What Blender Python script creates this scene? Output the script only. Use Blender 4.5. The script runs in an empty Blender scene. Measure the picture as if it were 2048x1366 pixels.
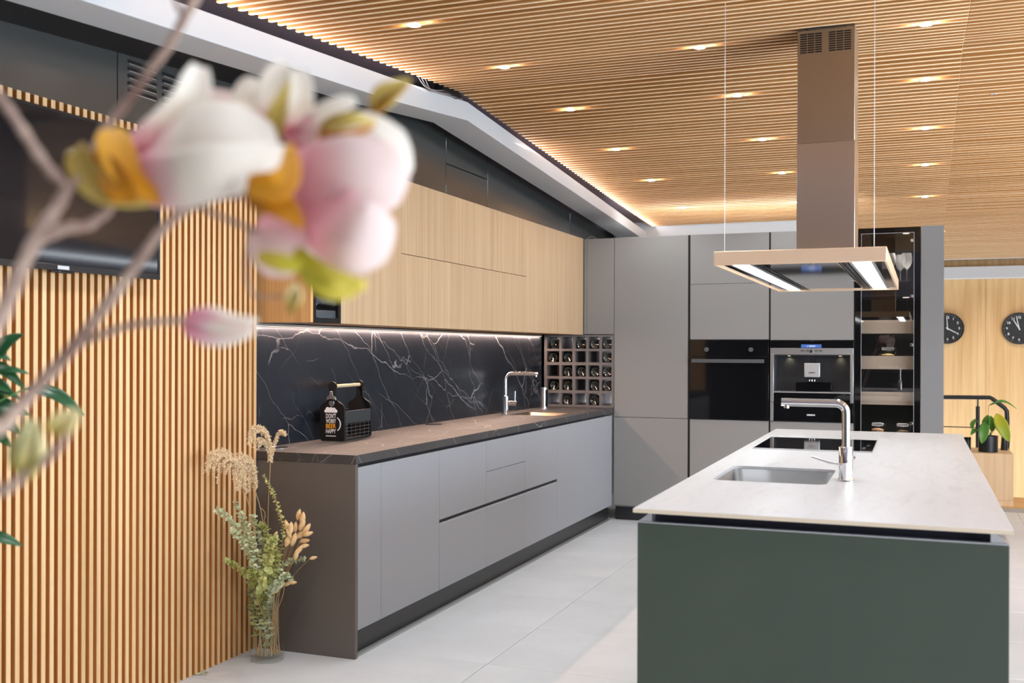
import bpy, bmesh, math, random
from mathutils import Vector, Matrix
random.seed(7)
SC = bpy.context.scene
COL = SC.collection
PI = math.pi

# ------------------------------------------------------------------ camera
CAM_H, YAW, F_PX, HOR = 1.31, math.radians(21.3), 2112.0, 699.0
cam_d = bpy.data.cameras.new('camera')
cam = bpy.data.objects.new('camera', cam_d)
COL.objects.link(cam)
cam_d.sensor_width = 36.0
cam_d.lens = F_PX / 2048 * 36
cam_d.shift_y = (HOR - 683) / 2048
cam_d.clip_start = 0.02
cam.matrix_world = Matrix.Translation((0, 0, CAM_H)) @ Matrix.Rotation(YAW, 4, 'Z') @ Matrix.Rotation(PI/2, 4, 'X') @ Matrix.Rotation(0.003, 4, 'Z')
cam_d.dof.use_dof = True
cam_d.dof.focus_distance = 5.4
cam_d.dof.aperture_fstop = 3.7
SC.camera = cam

# ------------------------------------------------------------------ view, sky
SC.view_settings.view_transform = 'Standard'
SC.view_settings.look = 'None'
SC.view_settings.gamma = 1.0
SC.view_settings.use_curve_mapping = False
SC.view_settings.exposure = 0.36
try:
    SC.cycles.max_bounces = 10
    SC.cycles.diffuse_bounces = 5
    SC.cycles.glossy_bounces = 5
    SC.cycles.transparent_max_bounces = 12
    SC.cycles.transmission_bounces = 6
    SC.cycles.sample_clamp_indirect = 6.0
    SC.cycles.caustics_reflective = False
    SC.cycles.caustics_refractive = False
except Exception:
    pass
W = bpy.data.worlds.new('world')
SC.world = W
W.use_nodes = True
W.node_tree.nodes['Background'].inputs[0].default_value = (0.80, 0.90, 1.0, 1)
W.node_tree.nodes['Background'].inputs[1].default_value = 2.5

def light(name, kind, loc, energy, color=(1, 1, 1), rot=None, aim=None, size=None, size_y=None, spot=None, blend=0.5, radius=None, spread=None):
    d = bpy.data.lights.new(name, kind)
    d.energy = energy
    d.color = color
    if kind == 'AREA':
        d.shape = 'RECTANGLE'
        d.size = size
        d.size_y = size_y
        if spread: d.spread = spread
    if kind == 'SPOT':
        d.spot_size = spot
        d.spot_blend = blend
    if radius is not None and kind != 'AREA':
        d.shadow_soft_size = radius
    o = bpy.data.objects.new(name, d)
    COL.objects.link(o)
    o.location = loc
    if aim is not None:
        o.rotation_euler = Vector(aim).to_track_quat('-Z', 'Y').to_euler()
    if rot is not None:
        o.rotation_euler = rot
    return o

def strip_light(name, p0, p1, d, width, energy, color, spread=None):
    p0, p1, d = Vector(p0), Vector(p1), Vector(d).normalized()
    t = (p1 - p0).normalized()
    o = light(name, 'AREA', (p0 + p1) / 2, energy, color, size=width, size_y=(p1 - p0).length, spread=spread)
    z = -d; y = (t - t.dot(z) * z).normalized(); x = y.cross(z)
    o.rotation_euler = Matrix((x, y, z)).transposed().to_euler()
    return o
# daylight through the shop window in the right-hand wall (out of frame)
light('window_daylight', 'AREA', (4.94, 2.4, 1.2), 370, (0.74, 0.87, 1.0), rot=(PI/2, 0, PI/2), size=7.0, size_y=2.1)
# added out-of-frame fill lamps on the right; their uplights brighten the ceiling
for yy in (0.2, 3.4, 6.6):
    light('ceiling_fill_uplight', 'AREA', (2.9, yy, 1.935), 90, (1.0, 0.97, 0.92), rot=(PI, 0, 0), size=0.22, size_y=2.4)
    light('aisle_fill_light', 'AREA', (2.9, yy, 1.845), 14, (1.0, 0.985, 0.96), rot=(0, 0, 0), size=0.25, size_y=2.4)

# ------------------------------------------------------------------ colour + materials
def lin(c):
    c /= 255.0
    return c / 12.92 if c <= 0.04045 else ((c + 0.055) / 1.055) ** 2.4
def rgb(r, g, b): return (lin(r), lin(g), lin(b), 1)

MATS = {}
def mat(name, col=(0.5, 0.5, 0.5, 1), rough=0.5, metal=0.0, emit=None, estr=0.0, spec=0.5, coat=0.0, sheen=0.0, sss=0.0):
    m = bpy.data.materials.new(name)
    m.use_nodes = True
    b = m.node_tree.nodes['Principled BSDF']
    b.inputs['Base Color'].default_value = col
    b.inputs['Roughness'].default_value = rough
    b.inputs['Metallic'].default_value = metal
    b.inputs['Specular IOR Level'].default_value = spec
    b.inputs['Coat Weight'].default_value = coat
    if sheen: b.inputs['Sheen Weight'].default_value = sheen
    if sss:
        b.inputs['Subsurface Weight'].default_value = sss
        b.inputs['Subsurface Radius'].default_value = (0.01, 0.006, 0.004)
        b.inputs['Subsurface Scale'].default_value = 1.0
    if emit:
        b.inputs['Emission Color'].default_value = emit
        b.inputs['Emission Strength'].default_value = estr
    MATS[name] = m
    return m
def N(m, t, **kw):
    n = m.node_tree.nodes.new(t)
    for k, v in kw.items(): setattr(n, k, v)
    return n
def L(m, a, b): m.node_tree.links.new(a, b)
def bsdf(m): return m.node_tree.nodes['Principled BSDF']
def coords(m, scale=(1, 1, 1), rot=(0, 0, 0), kind='Object', rnd=0.0):
    tc = N(m, 'ShaderNodeTexCoord')
    mp = N(m, 'ShaderNodeMapping')
    mp.inputs['Scale'].default_value = scale
    mp.inputs['Rotation'].default_value = rot
    L(m, tc.outputs[kind], mp.inputs['Vector'])
    if rnd:
        oi = N(m, 'ShaderNodeObjectInfo')
        mu = N(m, 'ShaderNodeMath', operation='MULTIPLY')
        mu.inputs[1].default_value = rnd
        L(m, oi.outputs['Random'], mu.inputs[0])
        va = N(m, 'ShaderNodeVectorMath', operation='ADD')
        L(m, mp.outputs[0], va.inputs[0])
        L(m, mu.outputs[0], va.inputs[1])
        return va.outputs[0]
    return mp.outputs[0]
def noise(m, vec, scale=5, detail=4, rough=0.5, dist=0.0):
    n = N(m, 'ShaderNodeTexNoise')
    n.inputs['Scale'].default_value = scale
    n.inputs['Detail'].default_value = detail
    n.inputs['Roughness'].default_value = rough
    n.inputs['Distortion'].default_value = dist
    L(m, vec, n.inputs['Vector'])
    return n.outputs['Fac']
def ramp(m, fac, stops):
    r = N(m, 'ShaderNodeValToRGB')
    e = r.color_ramp.elements
    while len(e) < len(stops): e.new(0.5)
    for i, (p, c) in enumerate(stops):
        e[i].position = p
        e[i].color = c
    L(m, fac, r.inputs[0])
    return r.outputs[0]
def mixc(m, fac, a, b, mode='MIX'):
    n = N(m, 'ShaderNodeMix', data_type='RGBA', blend_type=mode)
    for sock, v in ((n.inputs[0], fac), (n.inputs[6], a), (n.inputs[7], b)):
        if hasattr(v, 'links'): L(m, v, sock)
        else: sock.default_value = v
    return n.outputs[2]
def bump(m, fac, strength=0.1, dist=0.002):
    b = N(m, 'ShaderNodeBump')
    b.inputs['Strength'].default_value = strength
    b.inputs['Distance'].default_value = dist
    L(m, fac, b.inputs['Height'])
    L(m, b.outputs[0], bsdf(m).inputs['Normal'])

def wood(name, c_lo, c_hi, axis='Z', fine=70.0, rough=0.5, vary=0.12):
    m = mat(name, c_hi, rough, spec=0.3)
    s = {'X': (0.9, fine, fine), 'Y': (fine, 0.9, fine), 'Z': (fine, fine, 0.9)}[axis]
    v = coords(m, s, rnd=31.0)
    f1 = noise(m, v, 1.0, 3, 0.6)
    s2 = tuple(q * (0.22 if q > 1 else 0.55) for q in s)
    v2 = coords(m, s2, rnd=17.0)
    f2 = noise(m, v2, 1.0, 4, 0.6, 0.6)
    mu = N(m, 'ShaderNodeMath', operation='MULTIPLY_ADD')
    L(m, f1, mu.inputs[0]); mu.inputs[1].default_value = 0.55
    m2 = N(m, 'ShaderNodeMath', operation='MULTIPLY'); L(m, f2, m2.inputs[0]); m2.inputs[1].default_value = 0.45
    L(m, m2.outputs[0], mu.inputs[2])
    c = ramp(m, mu.outputs[0], [(0.36, c_lo), (0.60, c_hi)])
    if vary:
        oi = N(m, 'ShaderNodeObjectInfo')
        mr = N(m, 'ShaderNodeMapRange')
        mr.inputs['To Min'].default_value = 1 - vary
        mr.inputs['To Max'].default_value = 1.0
        L(m, oi.outputs['Random'], mr.inputs['Value'])
        hs = N(m, 'ShaderNodeHueSaturation')
        L(m, mr.outputs[0], hs.inputs['Value'])
        L(m, c, hs.inputs['Color'])
        c = hs.outputs[0]
    L(m, c, bsdf(m).inputs['Base Color'])
    bump(m, f1, 0.06, 0.001)
    return m

def mottled(name, a, b, scale, rough, spec=0.5, detail=5, vary=0.0):
    m = mat(name, a, rough, spec=spec)
    v = coords(m, rnd=7.0 if vary else 0.0)
    f = noise(m, v, scale, detail, 0.6)
    c = ramp(m, f, [(0.35, a), (0.65, b)])
    L(m, c, bsdf(m).inputs['Base Color'])
    return m

def marble(name, base_a, base_b, vein, rough, spec=0.45):
    m = mat(name, base_a, rough, spec=spec)
    base = ramp(m, noise(m, coords(m), 2.2, 4, 0.6), [(0.3, base_a), (0.7, base_b)])
    masks = []
    for rot, scl, sc, w, seed, lo in (((math.radians(50), 0, 0), (1, 1, 4.6), 4.6, 0.0060, 1.3, 0.45), ((math.radians(63), 0, 0), (1, 1, 4.0), 3.6, 0.0052, 5.1, 0.47),
                              ((math.radians(-40), 0, 0), (1, 1, 3.2), 2.6, 0.0040, 9.7, 0.50), ((math.radians(86), 0, 0), (1, 1, 5.5), 2.4, 0.0048, 3.3, 0.49), ((math.radians(38), 0, 0), (1, 1, 4.5), 3.0, 0.0045, 7.3, 0.48)):
        tc = N(m, 'ShaderNodeTexCoord')
        wv = N(m, 'ShaderNodeTexNoise'); wv.inputs['Scale'].default_value = 5; wv.inputs['Detail'].default_value = 5
        L(m, tc.outputs['Object'], wv.inputs['Vector'])
        ad = N(m, 'ShaderNodeVectorMath', operation='MULTIPLY_ADD')
        L(m, wv.outputs['Color'], ad.inputs[0]); ad.inputs[1].default_value = (0.10, 0.10, 0.10); L(m, tc.outputs['Object'], ad.inputs[2])
        mp = N(m, 'ShaderNodeMapping')
        mp.vector_type = 'TEXTURE'
        mp.inputs['Rotation'].default_value = rot; mp.inputs['Scale'].default_value = scl; mp.inputs['Location'].default_value = (seed, seed * 1.7, seed * 0.6)
        L(m, ad.outputs[0], mp.inputs['Vector'])
        vo = N(m, 'ShaderNodeTexVoronoi', feature='DISTANCE_TO_EDGE'); vo.inputs['Scale'].default_value = sc
        L(m, mp.outputs[0], vo.inputs['Vector'])
        lt = N(m, 'ShaderNodeMapRange'); lt.inputs['From Min'].default_value = 0; lt.inputs['From Max'].default_value = w
        lt.inputs['To Min'].default_value = 1; lt.inputs['To Max'].default_value = 0
        L(m, vo.outputs['Distance'], lt.inputs['Value'])
        nm = N(m, 'ShaderNodeTexNoise'); nm.inputs['Scale'].default_value = 3.4; nm.inputs['Detail'].default_value = 3
        L(m, mp.outputs[0], nm.inputs['Vector'])
        gt = N(m, 'ShaderNodeMapRange'); gt.inputs['From Min'].default_value = lo; gt.inputs['From Max'].default_value = lo + 0.12
        L(m, nm.outputs['Fac'], gt.inputs['Value'])
        mu = N(m, 'ShaderNodeMath', operation='MULTIPLY'); L(m, lt.outputs[0], mu.inputs[0]); L(m, gt.outputs[0], mu.inputs[1])
        masks.append(mu.outputs[0])
    acc = masks[0]
    for k in masks[1:]:
        mx = N(m, 'ShaderNodeMath', operation='MAXIMUM'); L(m, acc, mx.inputs[0]); L(m, k, mx.inputs[1]); acc = mx.outputs[0]
    c = mixc(m, acc, base, vein)
    L(m, c, bsdf(m).inputs['Base Color'])
    return m

def thin_glass(name, tint, ior=1.45, gloss=(1, 1, 1, 1), rough=0.0, add=0.0, edge=0.8):
    m = bpy.data.materials.new(name)
    m.use_nodes = True
    nt = m.node_tree
    nt.nodes.remove(nt.nodes['Principled BSDF'])
    out = nt.nodes['Material Output']
    tr = N(m, 'ShaderNodeBsdfTransparent'); tr.inputs[0].default_value = tint
    gl = N(m, 'ShaderNodeBsdfGlossy'); gl.inputs[0].default_value = gloss; gl.inputs['Roughness'].default_value = rough
    lw = N(m, 'ShaderNodeLayerWeight'); lw.inputs[0].default_value = 0.5
    pw = N(m, 'ShaderNodeMath', operation='POWER'); L(m, lw.outputs['Facing'], pw.inputs[0]); pw.inputs[1].default_value = 5.0
    f0 = ((ior - 1) / (ior + 1)) ** 2 + add
    ad = N(m, 'ShaderNodeMath', operation='MULTIPLY_ADD'); L(m, pw.outputs[0], ad.inputs[0]); ad.inputs[1].default_value = (1 - f0) * edge; ad.inputs[2].default_value = f0; ad.use_clamp = True
    mx = N(m, 'ShaderNodeMixShader')
    L(m, ad.outputs[0], mx.inputs[0]); L(m, tr.outputs[0], mx.inputs[1]); L(m, gl.outputs[0], mx.inputs[2])
    L(m, mx.outputs[0], out.inputs[0])
    MATS[name] = m
    return m

def crystal(name):
    m = bpy.data.materials.new(name)
    m.use_nodes = True
    b = bsdf(m)
    b.inputs['Base Color'].default_value = (0.85, 0.87, 0.9, 1); b.inputs['Roughness'].default_value = 0.12
    tr = N(m, 'ShaderNodeBsdfTransparent'); tr.inputs[0].default_value = (0.95, 0.96, 0.97, 1)
    lw = N(m, 'ShaderNodeLayerWeight'); lw.inputs[0].default_value = 0.5
    pw = N(m, 'ShaderNodeMath', operation='POWER'); L(m, lw.outputs['Facing'], pw.inputs[0]); pw.inputs[1].default_value = 3.0
    ma = N(m, 'ShaderNodeMath', operation='MULTIPLY_ADD'); L(m, pw.outputs[0], ma.inputs[0]); ma.inputs[1].default_value = 0.75; ma.inputs[2].default_value = 0.10  # white mixed in towards the edges as painted sparkle
    mx = N(m, 'ShaderNodeMixShader')
    L(m, ma.outputs[0], mx.inputs[0]); L(m, tr.outputs[0], mx.inputs[1]); L(m, b.outputs[0], mx.inputs[2])
    L(m, mx.outputs[0], m.node_tree.nodes['Material Output'].inputs[0])
    MATS[name] = m
    return m
def emit(name, col, s):
    return mat(name, (0.03, 0.03, 0.03, 1), 0.5, emit=col, estr=s)

# room
M_floor = mottled('floor_tile', (0.66, 0.675, 0.69, 1), (0.72, 0.735, 0.75, 1), 3.0, 0.42, 0.4, 7, vary=1)
M_grout = mat('grout', (0.42, 0.42, 0.42, 1), 0.8)
M_white = mat('white_paint', (0.60, 0.61, 0.62, 1), 0.55)
M_offwhite = mat('warm_white_paint', (0.70, 0.69, 0.67, 1), 0.6)
M_board = mat('ceiling_dark', rgb(150, 138, 146), 0.8)
M_char = mat('charcoal_satin', (0.036, 0.039, 0.038, 1), 0.24)
bsdf(M_char).inputs['IOR'].default_value = 2.0
M_slatw = wood('wall_slat_oak', rgb(208, 166, 116), rgb(234, 197, 150), 'Z', 60, 0.55, 0.10)
M_slatc = wood('ceiling_slat_oak', rgb(242, 202, 152), rgb(254, 226, 186), 'X', 60, 0.55, 0.12)
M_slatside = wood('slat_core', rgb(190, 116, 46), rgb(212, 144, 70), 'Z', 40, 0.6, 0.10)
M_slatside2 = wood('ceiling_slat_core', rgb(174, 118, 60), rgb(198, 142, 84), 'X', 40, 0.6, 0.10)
M_backing = mat('slat_backing', rgb(110, 70, 32), 0.8)
M_oak = wood('cabinet_oak', rgb(178, 146, 112), rgb(198, 170, 136), 'Z', 95, 0.45, 0.04)
M_oakend = wood('cabinet_oak_end', rgb(205, 150, 90), rgb(224, 176, 118), 'Z', 95, 0.5, 0.0)
M_oakfar = wood('far_wall_oak', rgb(204, 160, 104), rgb(226, 188, 136), 'Z', 28, 0.5, 0.05)
M_oakbox = wood('box_oak', rgb(222, 186, 142), rgb(238, 206, 164), 'Z', 70, 0.5, 0.0)
M_oakfloor = wood('landing_oak', rgb(214, 168, 110), rgb(232, 192, 138), 'X', 40, 0.45, 0.05)
# kitchen
M_gray = mat('grey_lacquer', (0.335, 0.346, 0.366, 1), 0.42, spec=0.4)
M_tall = mat('taupe_lacquer', (0.250, 0.240, 0.230, 1), 0.42, spec=0.4)
M_edge = mat('light_edge', (0.62, 0.62, 0.63, 1), 0.4)
M_black = mat('black_matt', (0.006, 0.006, 0.007, 1), 0.5, spec=0.3)
M_plinth = mat('black_plinth', (0.022, 0.022, 0.022, 1), 0.35)
M_seal = mat('plinth_seal', (0.40, 0.41, 0.41, 1), 0.5)
M_marble_s = marble('dark_marble_splash', (0.011, 0.014, 0.020, 1), (0.019, 0.023, 0.031, 1), (0.34, 0.34, 0.34, 1), 0.30, 0.28)
M_marble_t = marble('dark_marble_top', (0.030, 0.028, 0.028, 1), (0.046, 0.042, 0.042, 1), (0.42, 0.40, 0.38, 1), 0.56, 0.8)
M_gola = mat('gola_dark', (0.02, 0.02, 0.03, 1), 0.5)
M_green = mottled('green_lacquer', (0.050, 0.066, 0.048, 1), (0.055, 0.071, 0.052, 1), 3.0, 0.45, 0.3)
M_isltop = mat('white_stone', (0.80, 0.80, 0.80, 1), 0.38, spec=0.3)
_v = coords(M_isltop, (9, 1.6, 1))
_f = noise(M_isltop, _v, 1.6, 8, 0.7, 1.4)
L(M_isltop, ramp(M_isltop, _f, [(0.30, (0.50, 0.50, 0.49, 1)), (0.46, (0.575, 0.58, 0.585, 1)), (0.7, (0.61, 0.615, 0.62, 1))]), bsdf(M_isltop).inputs['Base Color'])
M_topedge = mat('stone_edge', rgb(214, 198, 172), 0.5)
M_alu = mat('aluminium', (0.80, 0.81, 0.82, 1), 0.32, 1.0)
M_steel = mat('brushed_steel', (0.98, 0.74, 0.52, 1), 0.52, 1.0)
_v = coords(M_steel, (3, 3, 400))
bump(M_steel, noise(M_steel, _v, 1.0, 2, 0.5), 0.02, 0.0004)
M_steelh = mat('brushed_steel_upper_dim', (0.46, 0.375, 0.29, 1), 0.36, 1.0)  # upper chimney steel, darker, with warm ceiling reflection put into the tint
M_sinkst = mat('sink_steel', (0.27, 0.275, 0.285, 1), 0.42, 1.0)
M_sinkbr = mat('sink_bronze', (0.36, 0.29, 0.21, 1), 0.34, 1.0)
M_chrome = mat('chrome', (0.86, 0.86, 0.87, 1), 0.06, 1.0)
M_mirror = mat('polished_underside', (0.62, 0.64, 0.66, 1), 0.05, 1.0)
M_rail = mat('hood_rail', (0.30, 0.32, 0.35, 1), 0.2, 1.0)
M_blackglass = mat('black_glass', (0.004, 0.004, 0.005, 1), 0.04, spec=0.5)
M_screen = mat('tv_glass', (0.006, 0.007, 0.010, 1), 0.06, spec=0.6)
M_bezel = mat('tv_bezel', (0.010, 0.011, 0.014, 1), 0.2, spec=0.6)
M_silver = mat('silver_print', (0.55, 0.55, 0.56, 1), 0.4)
M_whiteprint = mat('white_print', (0.78, 0.78, 0.78, 1), 0.6)
M_yellowprint = mat('yellow_print', rgb(240, 170, 40), 0.6)
M_led = emit('led_white', (1, 0.98, 0.95, 1), 14)
M_ledpanel = emit('led_panel', (0.93, 0.97, 1, 1), 6)
M_ledwarm = emit('led_warm', (1, 0.78, 0.66, 1), 1.4)
M_ledcool = emit('led_cool', (0.92, 0.92, 1, 1), 3.0)
M_blue = emit('blue_display', (0.03, 0.14, 0.55, 1), 0.7)
M_bluetext = emit('display_text', (0.7, 0.8, 1, 1), 1.0)
M_glass = thin_glass('clear_glass', (0.97, 0.985, 0.98, 1), 1.35, add=0.02)
M_vaseglass = thin_glass('vase_glass', (0.965, 0.985, 0.975, 1), 1.35, add=0.012, edge=0.75)
M_smoke = thin_glass('cabinet_glass', (0.86, 0.86, 0.87, 1), 1.5, add=0.01)
M_window = thin_glass('window_glass', (0.98, 0.99, 1, 1), 1.1)
M_bottle = mat('bottle_glass', (0.006, 0.008, 0.006, 1), 0.06, spec=0.9, coat=0.6)
M_beige = mat('beige_drawer', rgb(214, 194, 168), 0.4)
M_darkin = mat('dark_interior', (0.020, 0.020, 0.022, 1), 0.4)
M_niche = mat('machine_niche', (0.035, 0.037, 0.042, 1), 0.4)
M_greybar = mat('grey_handle', (0.085, 0.085, 0.088, 1), 0.35)
M_pitch = mat('powder_black', (0.014, 0.015, 0.017, 1), 0.4)
M_woodpale = mat('pale_dowel', rgb(228, 200, 158), 0.5)
M_caddygrey = mat('caddy_grey', (0.030, 0.036, 0.040, 1), 0.5)
M_seeds = mottled('dry_goods', rgb(150, 92, 70), rgb(214, 176, 132), 90, 0.8)
M_corn = mottled('pasta', rgb(205, 170, 105), rgb(235, 208, 150), 90, 0.8)
M_wire = mat('cable_wire', (0.75, 0.75, 0.75, 1), 0.35, 0.6)
M_cable = mat('loose_cable', rgb(150, 140, 138), 0.6)
M_linen = mat('rack_back', (0.40, 0.40, 0.42, 1), 0.6)
# plants
def leafmat(name, a, b, rough=0.45, axis=1, trans=0.35, p0=0.05, p1=0.75):
    m = mat(name, a, rough)
    tc = N(m, 'ShaderNodeTexCoord')
    sp = N(m, 'ShaderNodeSeparateXYZ')
    L(m, tc.outputs['UV'], sp.inputs[0])
    c = ramp(m, sp.outputs[axis], [(p0, a), (p1, b)])
    L(m, c, bsdf(m).inputs['Base Color'])
    tr = N(m, 'ShaderNodeBsdfTranslucent')
    L(m, c, tr.inputs[0])
    mx = N(m, 'ShaderNodeMixShader')
    mx.inputs[0].default_value = trans
    L(m, bsdf(m).outputs[0], mx.inputs[1]); L(m, tr.outputs[0], mx.inputs[2])
    L(m, mx.outputs[0], m.node_tree.nodes['Material Output'].inputs[0])
    return m
M_petal = leafmat('petal', rgb(240, 176, 196), rgb(248, 244, 234), 0.6, trans=0.55, p0=0.0, p1=0.42)
M_petal2 = leafmat('petal_blush', rgb(240, 166, 188), rgb(246, 232, 226), 0.6, trans=0.55, p0=0.0, p1=0.6)
M_sepal = leafmat('sepal_orange', rgb(246, 196, 70), rgb(240, 176, 36), 0.55)
M_sepal2 = leafmat('sepal_ochre', rgb(196, 128, 10), rgb(206, 138, 8), 0.55)
M_sepal3 = leafmat('sepal_lime', rgb(196, 186, 20), rgb(232, 216, 90), 0.55)
M_sepal4 = leafmat('sepal_olive', rgb(176, 146, 44), rgb(222, 200, 112), 0.55)
M_bud = leafmat('bud_cream', rgb(212, 190, 90), rgb(240, 228, 176), 0.55)
M_budgreen = leafmat('bud_green', rgb(190, 178, 70), rgb(226, 222, 176), 0.55)
M_twig = mottled('twig', rgb(126, 98, 86), rgb(172, 148, 130), 30, 0.8)
M_darkleaf = leafmat('dark_leaf', (0.012, 0.055, 0.018, 1), (0.03, 0.12, 0.04, 1), 0.3)
M_leaf = leafmat('green_leaf', (0.06, 0.24, 0.03, 1), (0.16, 0.40, 0.06, 1), 0.35)
M_yleaf = leafmat('yellow_leaf', rgb(226, 214, 60), rgb(178, 200, 70), 0.4)
M_stemg = mat('green_stem', (0.10, 0.22, 0.05, 1), 0.5)
M_euc = mottled('eucalyptus', rgb(176, 188, 138), rgb(236, 240, 208), 14, 0.6)
M_euc2 = mottled('eucalyptus_green', rgb(164, 172, 92), rgb(220, 222, 152), 14, 0.6)
M_straw = mat('dry_stem', rgb(190, 156, 104), 0.7)
M_tail = mottled('bunny_tail', rgb(228, 182, 122), rgb(248, 218, 168), 60, 0.9)
M_plume = mat('plume', rgb(232, 206, 166), 0.9)
M_soil = mat('soil', (0.03, 0.022, 0.016, 1), 0.9)

# ------------------------------------------------------------------ mesh builder
class MB:
    def __init__(s): s.v, s.f, s.uv = [], [], {}
    def add(s, vs, fs):
        o = len(s.v)
        s.v += [tuple(p) for p in vs]
        s.f += [tuple(i + o for i in f) for f in fs]
        return o
    def box(s, x0, x1, y0, y1, z0, z1):
        s.add([(x0, y0, z0), (x1, y0, z0), (x1, y1, z0), (x0, y1, z0), (x0, y0, z1), (x1, y0, z1), (x1, y1, z1), (x0, y1, z1)],
              [(0, 3, 2, 1), (4, 5, 6, 7), (0, 1, 5, 4), (1, 2, 6, 5), (2, 3, 7, 6), (3, 0, 4, 7)])
        return s
    def tube(s, pts, r, n=10, caps=True):
        pts = [Vector(p) for p in pts]
        rs = r if isinstance(r, (list, tuple)) else [r] * len(pts)
        rings = []
        ref = None
        for i, p in enumerate(pts):
            t = (pts[min(i + 1, len(pts) - 1)] - pts[max(i - 1, 0)])
            t.normalize()
            if ref is None:
                ref = Vector((0, 0, 1)) if abs(t.z) < 0.9 else Vector((1, 0, 0))
            u = t.cross(ref)
            if u.length < 1e-5: u = t.orthogonal()
            u.normalize()
            w = u.cross(t); w.normalize()
            ref = w
            rings.append([p + (u * math.cos(2 * PI * k / n) + w * math.sin(2 * PI * k / n)) * rs[i] for k in range(n)])
        vs = [q for g in rings for q in g]
        fs = []
        for i in range(len(rings) - 1):
            for k in range(n):
                a, b = i * n + k, i * n + (k + 1) % n
                fs.append((a, a + n, b + n, b))
        if caps:
            fs.append(tuple(range(n)))
            fs.append(tuple(reversed(range((len(rings) - 1) * n, len(rings) * n))))
        s.add(vs, fs)
        return s
    def lathe(s, prof, c, n=24, axis='Z', caps=True):
        cx, cy, cz = c
        vs = []
        for r, h in prof:
            for k in range(n):
                a = 2 * PI * k / n
                p, q = r * math.cos(a), r * math.sin(a)
                vs.append({'Z': (cx + p, cy + q, cz + h), 'Y': (cx + p, cy + h, cz + q), 'X': (cx + h, cy + p, cz + q)}[axis])
        fs = []
        for i in range(len(prof) - 1):
            for k in range(n):
                a, b = i * n + k, i * n + (k + 1) % n
                fs.append((a, b, b + n, a + n) if axis != 'Y' else (a, a + n, b + n, b))
        if caps:
            f0 = tuple(range(n)); f1 = tuple(range((len(prof) - 1) * n, len(prof) * n))
            fs.append(f0 if axis == 'Y' else f0[::-1])
            fs.append(f1[::-1] if axis == 'Y' else f1)
        s.add(vs, fs)
        return s
    def prism(s, poly, axis, d0, d1):
        n = len(poly)
        def P(a, b, d): return {'X': (d, a, b), 'Y': (a, d, b), 'Z': (a, b, d)}[axis]
        vs = [P(a, b, d0) for a, b in poly] + [P(a, b, d1) for a, b in poly]
        fs = [tuple(range(n))[::-1], tuple(range(n, 2 * n))]
        fs += [(i, (i + 1) % n, n + (i + 1) % n, n + i) for i in range(n)]
        s.add(vs, fs)
        return s
    def grid(s, rows, uvs=None):
        n = len(rows[0])
        vs = [p for r in rows for p in r]
        fs = [(i * n + k, i * n + k + 1, (i + 1) * n + k + 1, (i + 1) * n + k) for i in range(len(rows) - 1) for k in range(n - 1)]
        o = s.add(vs, fs)
        for i in range(len(rows)):
            for k in range(n):
                s.uv[o + i * n + k] = (k / (n - 1), i / (len(rows) - 1))
        return s
    def text(s, body, size, o, ex, ey, depth=0.0006, bold=0.0, align='CENTER'):
        vs, fs = text_mesh(body, size, bold, align)
        o, ex, ey = Vector(o), Vector(ex).normalized(), Vector(ey).normalized()
        ez = ex.cross(ey)
        s.add([o + ex * p[0] + ey * p[1] + ez * depth for p in vs], fs)
        return s
    def xf(s, M):
        s.v = [tuple(M @ Vector(p)) for p in s.v]
        return s
def text_mesh(body, size, bold, align):
    c = bpy.data.curves.new('lettering', 'FONT')
    c.body = body
    c.size = size
    c.offset = bold
    c.resolution_u = 3
    c.align_x = align
    c.align_y = 'CENTER'
    o = bpy.data.objects.new('lettering', c)
    COL.objects.link(o)
    dg = bpy.context.evaluated_depsgraph_get()
    dg.update()
    me = bpy.data.meshes.new_from_object(o.evaluated_get(dg))
    vs = [tuple(v.co) for v in me.vertices]
    fs = [tuple(p.vertices) for p in me.polygons]
    bpy.data.objects.remove(o)
    bpy.data.curves.remove(c)
    bpy.data.meshes.remove(me)
    return vs, fs

ORG = {}
def obj(name, mb, m, parent=None, org=None, bevel=0.0, seg=2, smooth=True, thick=0.0, rotz=0.0):
    if parent is not None: o0 = ORG[parent.name]
    else: o0 = Vector(org) if org is not None else Vector((0, 0, 0))
    me = bpy.data.meshes.new(name)
    me.from_pydata([tuple(Vector(p) - o0) for p in mb.v], [], mb.f)
    if mb.uv:
        ul = me.uv_layers.new(name='uv')
        for lp in me.loops:
            ul.data[lp.index].uv = mb.uv.get(lp.vertex_index, (0, 0))
    me.validate()
    bm = bmesh.new(); bm.from_mesh(me)
    if not mb.uv: bmesh.ops.recalc_face_normals(bm, faces=bm.faces)
    bm.to_mesh(me); bm.free()
    if smooth:
        me.shade_smooth()
        me.set_sharp_from_angle(angle=math.radians(38))
    if m is not None: me.materials.append(m)
    o = bpy.data.objects.new(name, me)
    COL.objects.link(o)
    if parent is not None: o.parent = parent
    else:
        o.location = o0
        o.rotation_euler = (0, 0, rotz)
    ORG[o.name] = o0
    if thick:
        md = o.modifiers.new('thickness', 'SOLIDIFY'); md.thickness = thick; md.offset = 0
    if bevel:
        md = o.modifiers.new('edge', 'BEVEL'); md.width = bevel; md.segments = seg; md.limit_method = 'ANGLE'; md.angle_limit = math.radians(40)
        md.harden_normals = False
    return o
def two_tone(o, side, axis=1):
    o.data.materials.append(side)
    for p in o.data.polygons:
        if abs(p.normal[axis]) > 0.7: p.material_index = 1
def tag(o, label=None, cat=None, group=None, kind=None):
    if label: o['label'] = label
    if cat: o['category'] = cat
    if group: o['group'] = group
    if kind: o['kind'] = kind
    return o
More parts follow.
